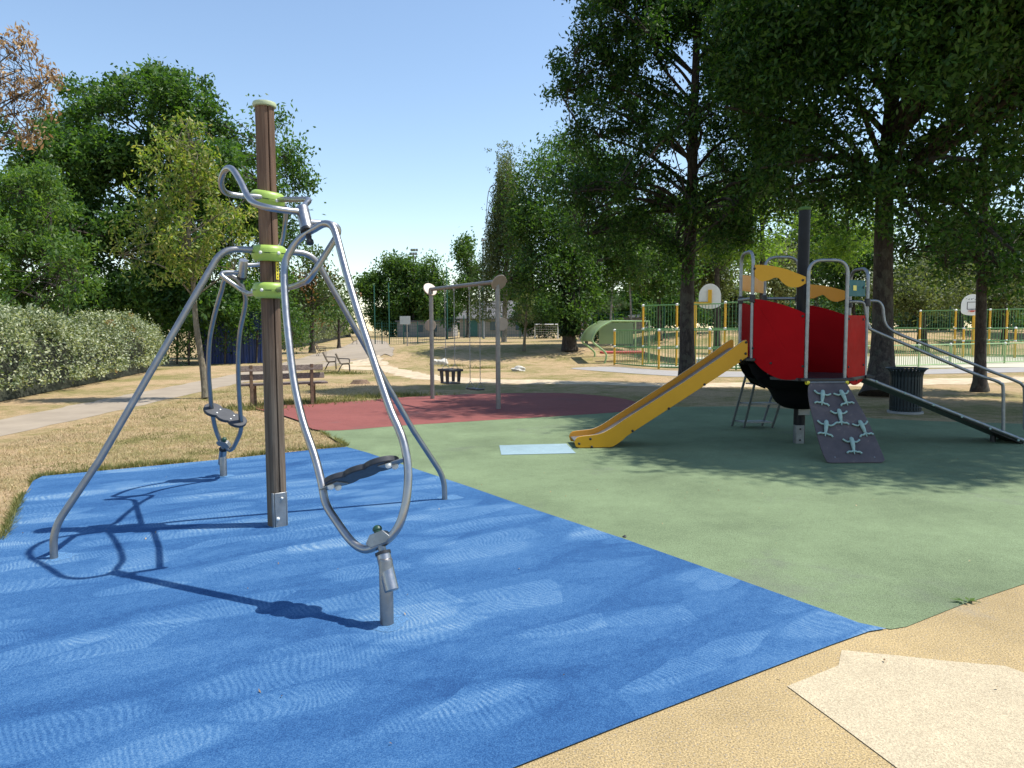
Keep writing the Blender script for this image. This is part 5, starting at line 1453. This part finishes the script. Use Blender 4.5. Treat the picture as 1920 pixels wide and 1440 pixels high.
# yellow green young tree leaning beside the path
ta = G(386, 746)
ac = [(352, 225, 16.5, 26), (335, 262, 16.5, 36), (380, 262, 16.6, 32), (320, 310, 16.4, 50), (390, 320, 16.6, 48), (300, 370, 16.3, 56), (360, 375, 16.5, 52), (420, 395, 16.6, 44), (280, 435, 16.3, 52), (232, 430, 16.4, 34), (350, 450, 16.3, 60), (425, 460, 16.5, 46), (225, 480, 16.4, 30), (300, 505, 16.3, 50), (380, 510, 16.4, 48), (450, 440, 16.6, 24), (440, 505, 16.5, 28), (260, 280, 16.5, 24)]
tree('ash_tree', 'young yellow green tree with a leaning pale trunk beside the path', 'tree', ta, [ta, D(380, 690, 16.5), D(368, 610, 16.5), D(362, 530, 16.5), D(354, 440, 16.5), D(360, 330, 16.5), D(352, 240, 16.5)], 0.082, 0.022, [(c[0], c[1], c[2], c[3] * .95, c[4] * .95, c[5] * .9) for c in cl(jit(ac, 12, 10, 0.8, 28))], 21, 24, 0.11, 0.13, 0.048, M['leaf_ash'], M['bark_pale'], 36, None, 0.6, limb_r=0.5, flare=1.25)
# dead brown tree reaching in from the left
tb_ = G(-190, 860)
bc_ = [(15, 75, 10.6, 42), (60, 85, 10.5, 34), (55, 135, 10.6, 42), (15, 165, 10.6, 46), (90, 165, 10.5, 26), (40, 225, 10.5, 40), (95, 205, 10.6, 18), (5, 285, 10.5, 30), (110, 150, 10.4, 12), (-70, 140, 11, 90), (-110, 60, 11, 90), (-160, 200, 11, 100), (-200, 0, 11, 120), (-60, 260, 10.8, 50), (70, 260, 10.5, 20)]
tree('dry_tree', 'tree with dead brown leaves reaching in at the top left corner', 'tree', tb_, [tb_, D(-185, 600, 11), D(-170, 400, 11), D(-150, 200, 11), D(-140, 60, 11)], 0.12, 0.04, cl([(q[0] - 12, q[1] - 6, q[2], q[3] * .85) for q in bc_]), 46, 32, 0.075, 0.095, 0.034, M['leaf_brown'], M['bark'], 37, None, 0.9, limb_r=0.25)

# hedges
def hedge(name, label, line, h, dep, n, L, W, lm, seed, group, wob=0.25):
    rg = np.random.default_rng(seed)
    P = np.array([[p[0], p[1]] for p in line], float)
    seg = np.linalg.norm(np.diff(P, axis=0), axis=1); cum = np.concatenate([[0], np.cumsum(seg)])
    u = rg.uniform(0, cum[-1], n)
    x = np.interp(u, cum, P[:, 0]); y = np.interp(u, cum, P[:, 1])
    dx = np.gradient(P[:, 0]); dy = np.gradient(P[:, 1])
    tx = np.interp(u, cum, dx); ty = np.interp(u, cum, dy); ln = np.hypot(tx, ty); nx, ny = -ty / ln, tx / ln
    th = rg.uniform(-0.35, math.pi + 0.35, n)
    lump_ = 1 + wob * (0.5 * np.sin(u * 1.3 + seed) * np.sin(u * 0.47) + 0.45 * np.sin(u * 3.7 + th * 2 + 1) * np.sin(th * 3 + u) + 0.4 * np.sin(u * 8.3 + th * 6) * np.sin(u * 5.1 - th * 4))
    sh = (0.72 + 0.28 * rg.uniform(0, 1, n) ** 0.5) * lump_
    endf = np.clip(np.minimum(u, cum[-1] - u) / 1.2, 0, 1) ** 0.5
    c_, s_ = np.cos(th), np.sin(th)
    off = np.sign(c_) * np.abs(c_) ** 0.6 * dep / 2 * sh * endf
    z = (0.42 + 0.58 * np.sign(s_) * np.abs(s_) ** 0.7) * h * (1 + 0.10 * np.sin(u * 0.8 + 1)) * np.where(s_ > 0, 0.85 + 0.15 * lump_ * sh / 0.86, 1) * (0.35 + 0.65 * endf)
    z = np.clip(z, 0.04, None) * rg.uniform(0.93, 1.03, n)
    gx, gy = x + nx * off, y + ny * off
    gp = np.sin(u * 5.3 + 1.7 * np.sin(z * 3.1)) * np.sin(z * 4.9 + 1.3 * np.sin(u * 2.9)) + 0.6 * np.sin(u * 11.0 + z * 7.0)
    keep = (gp > -0.35) | (rg.uniform(0, 1, n) < 0.30)
    gx, gy, z = gx[keep], gy[keep], z[keep]
    V = leaf_cloud(np.stack([gx, gy, z + ground(gx, gy)], 1), 1, 0.05, L, W, seed + 3, 0.0, 0.3)
    # long shoots on top
    k = int(cum[-1] * 12); us = rg.uniform(0.4, cum[-1] - 0.4, k); sx = np.interp(us, cum, P[:, 0]) + rg.normal(0, dep * 0.18, k); sy = np.interp(us, cum, P[:, 1]) + rg.normal(0, dep * 0.18, k)
    sh_ = []
    for i in range(k):
        hh = rg.uniform(0.1, 0.45); d = rg.normal(0, 0.25, 2)
        for q in np.linspace(0.0, 1, 8): sh_.append((sx[i] + d[0] * q * hh, sy[i] + d[1] * q * hh, h * 0.95 + q * hh + float(ground(sx[i], sy[i]))))
    V = np.concatenate([V, leaf_cloud(np.array(sh_), 1, 0.02, L, W, seed + 4, -0.5)])
    m_ = P.mean(0)
    t = thing(name, label, 'hedge', (m_[0], m_[1], float(ground(*m_))), 0, group)
    quad_obj('foliage', V, lm, t)
    core = MB()  # solid dark core standing for the shade inside the hedge
    pr_ = []
    for i in range(len(P)):
        q = P[i]; nn2 = np.array([-dy[i], dx[i]]); nn2 = nn2 / np.linalg.norm(nn2)
        g0 = float(ground(*q))
        if i in (0, len(P) - 1): k_ = 0.3
        else: k_ = 1.0
        pr_.append([np.array([q[0] - nn2[0] * dep * .3 * k_, q[1] - nn2[1] * dep * .3 * k_, g0]), np.array([q[0] + nn2[0] * dep * .3 * k_, q[1] + nn2[1] * dep * .3 * k_, g0]), np.array([q[0], q[1], g0 + h * 0.72 * max(k_, 0.6)])])
    vs = [v for r in pr_ for v in r]
    fs = []
    for i in range(len(pr_) - 1):
        for j in range(3): fs.append((3 * i + j, 3 * i + (j + 1) % 3, 3 * i + 3 + (j + 1) % 3, 3 * i + 3 + j))
    core.add(vs, fs + [(2, 1, 0), tuple(3 * (len(pr_) - 1) + j for j in range(3))]).build('shade_core', M['hedge_core'], t, 60)
    return t
M['hedge_core'] = plain('hedge_shade', (0.022, 0.026, 0.014), 0.9, 0, 0.4, 6)  # near-black colour paints the shaded hollows between the leaves
ln_ = [(-10.5, 8.5), (-11.2, 11.5), (-12.0, 15.0), (-12.9, 19.0), (-13.9, 23.5), (-14.9, 27.5), (-15.6, 30.0)]
hedge('silver_hedge', 'silvery leaved hedge along the left side of the path', dens(ln_, 3)[:-2], 1.95, 2.0, 74000, 0.085, 0.048, M['leaf_silver'], 41, 'hedges along the path', 0.30)
ln_ = [(-19.5, 52), (-20.2, 58), (-20.8, 66), (-21.5, 76), (-22.5, 88), (-24.5, 104), (-28, 118)]
hedge('silver_hedge', 'long grey green hedge beside the far part of the path', dens(ln_, 3)[:-2], 3.0, 3.0, 52000, 0.17, 0.09, M['leaf_silver_far'], 42, 'hedges along the path', 0.14)

# middle distance
def simple_tree(name, label, xp, yt, Y, wpx, lm, bk, seed, group, ybot=None, n=26, trunk=0.16, Lf=0.30, dn=1.1, per=46, taper=0.3, droop=0.3, xlean=0, sig=0.42, cat='tree', kq=(0.26, 0.42)):
    b = D(xp, 620, Y); g0 = float(ground(b[0], Y)); b[2] = g0
    top = D(xp + xlean, yt, Y)
    bot = D(xp, ybot, Y)[2] if ybot else g0 + (top[2] - g0) * 0.25
    rx = wpx / 2 * Y / F_PX; rz = (top[2] - bot) / 2
    cs = rand_clumps((top[0], Y, bot + rz), (rx, rx * 0.9, rz), n, seed, kq, taper)
    return tree(name, label, cat, b, [b, (b[0] * .7 + top[0] * .3, Y, g0 + (top[2] - g0) * 0.35), (top[0], Y, g0 + (top[2] - g0) * 0.85)], trunk, trunk * 0.3, cs, dn, per, sig, Lf, Lf * 0.5, lm, bk, seed, group, droop, twigs_on=False)
G1 = 'trees at the end of the path'
simple_tree('broadleaf_tree', 'broad leafy tree left of the others at the end of the path', 735, 452, 100, 120, M['leaf_mid'], M['bark'], 51, G1, 628, 22, 0.25, 0.5, 0.75, 75, sig=0.65)
simple_tree('broadleaf_tree', 'rounded leafy tree in the middle of the group at the end of the path', 775, 480, 98, 100, M['leaf_mid'], M['bark'], 52, G1, 615, 18, 0.25, 0.5, 0.75, 75, sig=0.65)
simple_tree('broadleaf_tree', 'lighter leafy tree just under the floodlight mast', 812, 455, 96, 72, M['leaf_bright'], M['bark'], 53, G1, 618, 18, 0.22, 0.45, 0.8, 75, sig=0.6)
simple_tree('poplar_tree', 'upright pointed green tree behind the swing chains', 877, 432, 76, 70, M['leaf_mid'], M['bark'], 54, G1, 596, 24, 0.18, 0.36, 1.6, 75, 0.55, sig=0.45)
simple_tree('broadleaf_tree', 'small dark tree behind the left swing post', 838, 530, 84, 46, M['leaf_dark'], M['bark'], 55, G1, 612, 12, 0.12, 0.36, 1.3, 70, sig=0.45)
# weeping birch : long hanging strands
wb = D(945, 640, 47); wb[2] = float(ground(wb[0], 47))
rg = random.Random(77); tw = []
for k in range(240):
    xx = rg.gauss(948, 26); f_ = min(1, abs(xx - 948) / 52)
    yt_ = 268 + 150 * f_ ** 1.4 + rg.uniform(-5, 30)
    if xx < 925: yt_ += 40
    Yd = 47 + rg.uniform(-1.5, 1.5)
    y0 = yt_ + rg.uniform(0, 120); L_ = rg.uniform(50, 190)
    y1 = min(y0 + L_, 600)
    for q in np.linspace(y0, y1, int((y1 - y0) / 6) + 2):
        tw.append(D(xx + rg.uniform(-1.5, 1.5), q, Yd))
for k in range(150):
    xx = rg.gauss(950, 18); tw.append(D(xx, 268 + rg.uniform(0, 140), 47 + rg.uniform(-1.2, 1.2)))
wt = thing('weeping_birch', 'tall weeping birch with hanging grey green strands behind the swings', 'tree', wb)
quad_obj('crown', leaf_cloud(np.array(tw), 8, 0.10, 0.16, 0.07, 78, 1.2), M['leaf_birch'], wt)
mbt = MB(); mbt.tube(spline([wb, D(948, 540, 47), D(952, 420, 47), D(950, 300, 47)], 5), list(np.linspace(0.2, 0.05, 16)), 10)
for k in range(12):
    y0 = 540 - k * 15; s_ = 1 if k % 2 else -1
    mbt.tube(spline([D(950, y0, 47), D(950 + s_ * 18, y0 - 40, 47 + rg.uniform(-1, 1)), D(950 + s_ * 34, y0 - 30, 47 + rg.uniform(-1, 1)), D(950 + s_ * 40, y0 + 50, 47)], 4), list(np.linspace(0.06, 0.012, 13)), 5, caps=False)
mbt.build('trunk', M['bark_birch'], wt, 60)
# ivy clad tree on the mound
it = GT(1068, 657)
IY = it[1]
ic = [(1010, 330, IY, 50), (1070, 300, IY + 2, 56), (1130, 330, IY + 3, 56), (990, 400, IY, 44), (1040, 410, IY, 60), (1110, 420, IY + 2, 62), (980, 470, IY, 42), (1020, 500, IY - 1, 52), (1075, 500, IY, 50), (1140, 490, IY + 2, 50), (1000, 545, IY - 1, 36), (1040, 570, IY - 1, 34), (1090, 560, IY, 36), (1170, 420, IY + 4, 50), (1180, 485, IY + 3, 52), (1225, 440, IY + 5, 50), (955, 525, IY - 1, 34), (1055, 545, IY + 1, 44), (1120, 535, IY + 2, 44), (1015, 420, IY - 1, 50)]
tree('ivy_clad_tree', 'dark spreading tree with an ivy clad trunk on the mound', 'tree', it, [it, D(1066, 610, IY), D(1064, 560, IY), D(1072, 460, IY), D(1080, 340, IY)], 0.34, 0.12, cl(jit(ic, 14, 14, 2, 26)), 3.2, 75, 0.34, 0.20, 0.09, M['leaf_mid2'], M['bark'], 57, None, 0.3, flare=1.35)
iv = thing('ivy', 'dark ivy wrapped round the trunk on the mound', 'plant', it)
rgn = np.random.default_rng(5); n_ = 2600
zz = rgn.uniform(0.75, 3.2, n_); an = rgn.uniform(0, 2 * math.pi, n_); rr_ = 0.34 + rgn.uniform(0, 0.16, n_)
quad_obj('foliage', leaf_cloud(np.stack([it[0] + np.cos(an) * rr_, it[1] + np.sin(an) * rr_, it[2] + zz], 1), 2, 0.05, 0.13, 0.09, 6), M['leaf_ivy'], iv)
# small pines
def pine(label, xb, yb_, clumps, lean, seed):
    b = GT(xb, yb_); Y = b[1]
    cs = cl([(x, y, Y, r, 0.55) for x, y, r in clumps])
    tree('pine_sapling', label, 'tree', b, [b, D(xb + lean * 0.5, (yb_ + clumps[0][1]) / 2, Y), D(clumps[0][0], clumps[0][1], Y)], 0.085, 0.03, cs, 14, 44, 0.10, 0.13, 0.028, M['leaf_pine'], M['bark_pale'], seed, 'small pines on the mound', -0.2, flare=1.2, shell=0.2)
pine('small pale trunked pine left of the ivy clad tree', 982, 658, [(988, 572, 20), (970, 590, 18), (1005, 592, 20), (988, 600, 22), (955, 598, 12), (1020, 605, 10)], 6, 91)
pine('small pine just right of the ivy clad tree', 1100, 648, [(1095, 575, 26), (1075, 590, 24), (1112, 585, 22), (1060, 610, 18), (1100, 605, 20)], -4, 92)
pine('small light green pine in front of the white birch', 1150, 640, [(1148, 565, 22), (1130, 580, 18), (1165, 572, 16), (1120, 570, 12)], 2, 93)
G2 = 'trees behind the sports cage'
rows = [
 ('birch_tree', 'white stemmed birch left of the shelter roof', 1143, 400, 50, 80, 'leaf_birch', 'bark_birch', 560, 0.10, 14),
 ('birch_tree', 'thin white birch above the curved shelter', 1185, 380, 52, 90, 'leaf_birch', 'bark_birch', 560, 0.10, -10),
 ('broadleaf_tree', 'dark leafy tree above the first tall yellow posts', 1235, 360, 54, 150, 'leaf_dark', 'bark', 570, 0.22, 0),
 ('broadleaf_tree', 'bright sunlit tree directly behind the nearest trunk', 1345, 290, 36, 190, 'leaf_sunny', 'bark', 530, 0.2, 0),
 ('broadleaf_tree', 'bright sunlit tree behind the left hoops of the play tower', 1430, 280, 34, 180, 'leaf_sunny', 'bark', 520, 0.2, 0),
 ('broadleaf_tree', 'dull brownish green tree behind the backboard seen from behind', 1300, 380, 58, 170, 'leaf_birch', 'bark', 590, 0.2, 0),
 ('pine_tree', 'dark bluish pine behind the black mast', 1530, 340, 62, 170, 'leaf_pine', 'bark', 590, 0.22, 0),
 ('broadleaf_tree', 'grey green bushy tree behind the yellow guard board', 1455, 440, 44, 140, 'leaf_silver_far', 'bark', 580, 0.16, 0),
 ('broadleaf_tree', 'bright leafy tree between the mast and the thick oak', 1590, 300, 38, 170, 'leaf_sunny', 'bark', 520, 0.2, 0),
 ('broadleaf_tree', 'dark tree behind the slim hoops at the tower right side', 1600, 410, 52, 150, 'leaf_dark', 'bark', 590, 0.2, 0),
 ('broadleaf_tree', 'wide grey green oak with a forked trunk beyond the court', 1730, 488, 46, 200, 'leaf_birch', 'bark', 588, 0.32, 0),
 ('broadleaf_tree', 'rounded grey green tree right of the scrawled backboard', 1885, 500, 50, 120, 'leaf_birch', 'bark', 590, 0.22, 0),
 ('broadleaf_tree', 'dark tall tree at the far right beyond the court', 1960, 430, 54, 150, 'leaf_dark', 'bark', 590, 0.25, 0),
 ('broadleaf_tree', 'dark leafy tree filling the gap behind the slim oak', 1800, 380, 60, 200, 'leaf_dark', 'bark', 570, 0.25, 0),
]
for i, (nm, lab, x, yt, Y, w, lm, bk, yb_, tr_, lean) in enumerate(rows):
    simple_tree(nm, lab, x, yt, Y, w, M[lm], M[bk], 100 + i, G2, yb_, 20, tr_, 0.0052 * Y, 100.0 / Y, 80, 0.2, xlean=lean, sig=0.009 * Y)
G3 = 'bushes beyond the sports cage'
for i, (x, w, lm, lab) in enumerate(((1010, 110, 'leaf_mid2', 'green bush beyond the football goal'), (1125, 120, 'leaf_dark', 'dark bush behind the white cabin'), (1255, 150, 'leaf_mid2', 'green bush behind the tall yellow posts'), (1385, 150, 'leaf_birch', 'dull green bush behind the backboard with yellow support'), (1500, 150, 'leaf_dark', 'dark bush seen under the yellow guard boards'),
        (1625, 150, 'leaf_mid2', 'green bush between play tower and thick oak'), (1745, 150, 'leaf_birch', 'dull green bush beyond the forked oak'), (1870, 160, 'leaf_mid2', 'green bush behind the scrawled backboard'), (1990, 150, 'leaf_dark', 'dark bush beyond the right end of the court'))):
    Y = 66 + (i % 3) * 3
    b = D(x, 620, Y); g0 = float(ground(b[0], Y)); b[2] = g0
    rx = w / 2 * Y / F_PX
    t = thing('bush', lab, 'bush', b, 0, G3)
    tw = clump_twigs(rand_clumps((b[0], Y, g0 + 1.9), (rx, 1.8, 2.1), 16, 400 + i, (0.3, 0.45)), 1.8, 420 + i)
    tw = tw[tw[:, 2] > g0 + 0.1]
    quad_obj('foliage', leaf_cloud(tw, 60, 0.4, 0.36, 0.19, 430 + i, 0.2), M[lm], t)
    MB().tube([b, b + [0.1, 0, 1.8]], 0.07, 6).build('stem', M['bark'], t)
# far row closing the horizon
lib = []
for k in range(3):
    Y = 128
    cs = rand_clumps((0, 0, 5.0), (5.2, 4.2, 4.4), 22, 200 + k, (0.26, 0.42), 0.2)
    b = np.array([0, 0, 0.0])
    t = thing('distant_tree', 'distant rounded tree in the row closing the horizon', 'tree', (0, 0, 0), 0, 'distant trees on the horizon')
    tw = clump_twigs(cs, 0.8, 300 + k)
    quad_obj('crown', leaf_cloud(tw, 40, 0.8, 0.75, 0.4, 310 + k), M['leaf_mid' if k else 'leaf_dark'], t)
    MB().tube([(0, 0, -0.4), (0, 0, 4)], [0.3, 0.18], 8).build('trunk', M['bark'], t)
    lib.append(t)
rg = random.Random(9)
used = set()
for i, x in enumerate(range(-320, 2300, 62)):
    if 640 < x < 720: continue
    src = lib[i % 3]
    Y = 128 + rg.uniform(-8, 14)
    o = src if i % 3 not in used else copy_tree(src)
    used.add(i % 3)
    p = D(x + rg.uniform(-12, 12), 620, Y)
    k_ = rg.uniform(0.75, 1.1) * (0.62 if 700 < x < 960 else 1.0)
    o.location = (p[0], Y, float(ground(p[0], Y))); o.scale = (k_, k_, k_ * rg.uniform(0.9, 1.1)); o.rotation_euler = (0, 0, rg.uniform(0, 6.28))

# ------------------------------------------------------------------ grass blades and small things
def blades(name, poly_fn, n, hs, m, seed, W=0.006, lab=None):
    rgn = np.random.default_rng(seed)
    P = poly_fn(rgn, n); n = len(P)
    z = ground(P[:, 0], P[:, 1]) - 0.02
    h = hs[0] + (hs[1] - hs[0]) * rgn.uniform(0, 1, n) ** 1.6
    a = rgn.uniform(0, 2 * math.pi, n); d = np.stack([np.cos(a), np.sin(a), 0 * a], 1) * (W * rgn.uniform(0.6, 1.4, n))[:, None]
    ln = rgn.normal(0, 0.55, (n, 2)) * h[:, None]
    b = np.stack([P[:, 0], P[:, 1], z], 1)
    tip = b + np.stack([ln[:, 0], ln[:, 1], h], 1)
    V = np.stack([b - d, b + d, tip], 1).reshape(-1, 3)
    return tag(quad_obj(name, V, m, None, 3), kind='stuff')
def inside(P, poly):
    poly = np.array([[p[0], p[1]] for p in poly]); x, y = P[:, 0], P[:, 1]; c = np.zeros(len(P), bool); j = len(poly) - 1
    for i in range(len(poly)):
        xi, yi = poly[i]; xj, yj = poly[j]
        c ^= ((yi > y) != (yj > y)) & (x < (xj - xi) * (y - yi) / (yj - yi + 1e-12) + xi); j = i
    return c
GP = px((-300, 900), (-10, 835), (250, 768), (395, 735), (470, 716), (580, 700), (640, 702), (700, 720), (740, 740), (600, 752), (475, 762), (520, 778), (606, 809), (655, 841), (600, 841), (420, 860), (200, 881), (70, 893), (40, 920), (0, 1010), (-300, 1450))
M['straw'] = leaf('straw_blades', [(0.30, 0.205, 0.10), (0.50, 0.365, 0.21), (0.68, 0.53, 0.34), (0.36, 0.30, 0.14)], 0.25, ((0.17, 0.17, 0.05), 0.8, 0.60), 0.8, (1, 1, 1))
M['green_blades'] = leaf('green_blades', [(0.11, 0.13, 0.035), (0.20, 0.21, 0.07), (0.36, 0.31, 0.14)], 0.25, None, 0.7, (1.2, 1.2, 0.6))
def fld(rgn, n):
    P = np.stack([rgn.uniform(-14, -1.5, n * 3), rgn.uniform(3, 21, n * 3)], 1)
    keep = rgn.uniform(0, 1, len(P)) < np.clip(9.0 / P[:, 1], 0, 1) ** 1.5
    P = P[keep]; return P[inside(P, GP)][:n]
blades('dry_grass', fld, 90000, (0.012, 0.05), M['straw'], 501, 0.0045)
EDGE = px((0, 1015), (40, 925), (64, 896), (200, 879), (420, 858), (600, 839), (652, 837), (606, 812))
def edgef(rgn, n):
    L = np.array([[p[0], p[1]] for p in EDGE]); seg = np.linalg.norm(np.diff(L, axis=0), axis=1); cum = np.concatenate([[0], np.cumsum(seg)])
    u = rgn.uniform(0, cum[-1], n)
    w = np.abs(rgn.normal(0, 0.10, n)) * (0.5 + 0.8 * np.abs(np.sin(u * 3.1) * np.sin(u * 7.3)))
    x = np.interp(u, cum, L[:, 0]) - w * 0.45; y = np.interp(u, cum, L[:, 1]) + w
    keep = (np.sin(u * 2.3) + np.sin(u * 5.1 + 1) + rgn.uniform(-1, 1, n)) > -0.3
    return np.stack([x, y], 1)[keep]
blades('edge_grass', edgef, 12000, (0.02, 0.085), M['green_blades'], 502, 0.005)
def tuft_f(rgn, n):
    C_ = [G(466, 766), G(535, 758), G(575, 756), G(625, 699), G(655, 700), G(700, 744), G(760, 741), G(905, 690), G(850, 686), (-4.7, 15.2), (-3.9, 15.4)]
    k = n // len(C_); out = []
    for c in C_:
        out.append(np.array([c[0], c[1]]) + rgn.normal(0, 1, (k, 2)) * np.array([0.42, 0.16]))
    return np.concatenate(out)
blades('grass_tufts', tuft_f, 7000, (0.04, 0.16), M['green_blades'], 503, 0.008)
# fallen leaf and a scrap on the rubber
lc = G(1806, 1131); lc[2] = 0.006
lo = MB()
def lobe(p, a, L, w, z0, z1):
    d = np.array([math.cos(a), math.sin(a), 0]); s = np.array([-d[1], d[0], 0])
    lo.add([p + ZX * z0, p + d * L * 0.45 + s * w + ZX * (z0 + z1) / 2, p + d * L + ZX * z1, p + d * L * 0.45 - s * w + ZX * (z0 * .4 + z1 * .6)], [(0, 1, 2), (0, 2, 3)])
for (dx, a, L, w) in ((0, 3.0, 0.075, 0.012), (0.0, 2.3, 0.045, 0.010), (0.0, 3.9, 0.04, 0.010), (0.03, 1.5, 0.035, 0.010), (0.035, -0.6, 0.04, 0.010), (0.035, 0.4, 0.045, 0.013), (0.01, -1.4, 0.035, 0.010)):
    lobe(lc + np.array([dx, 0, 0]), a, L, w, 0.010, 0.018)
lo.tube([lc + [0.03, 0, .01], lc + [0.09, -0.012, 0.004]], 0.002, 5)
tag(lo.build('fallen_leaf', M['leaf_bright'], None, 0), 'green lobed leaf lying where green rubber meets the ochre paving', 'leaf')
lump('pebble', 'tiny dark scrap on the edge between blue and green rubber', 'scrap', G(1171, 1008), (0.018, 0.013, 0.012), M['black'], 8)

# bits of leaf litter lying on the rubber and the paving
def litter(rgn, n):
    P = np.concatenate([np.stack([rgn.uniform(-1, 8, n), rgn.uniform(4.5, 13, n)], 1), np.stack([rgn.uniform(-4, 3, n // 2), rgn.uniform(2.4, 8, n // 2)], 1)])
    return P
rgn = np.random.default_rng(611); P = litter(rgn, 60)
V = leaf_cloud(np.column_stack([P, np.full(len(P), 0.016)]), 1, 0.0, 0.022, 0.010, 612, 0.0, 6.0)
V[:, 2] = np.clip(V[:, 2], 0.011, 0.022)
tag(quad_obj('leaf_litter', V, M['leaf_brown']), kind='stuff')
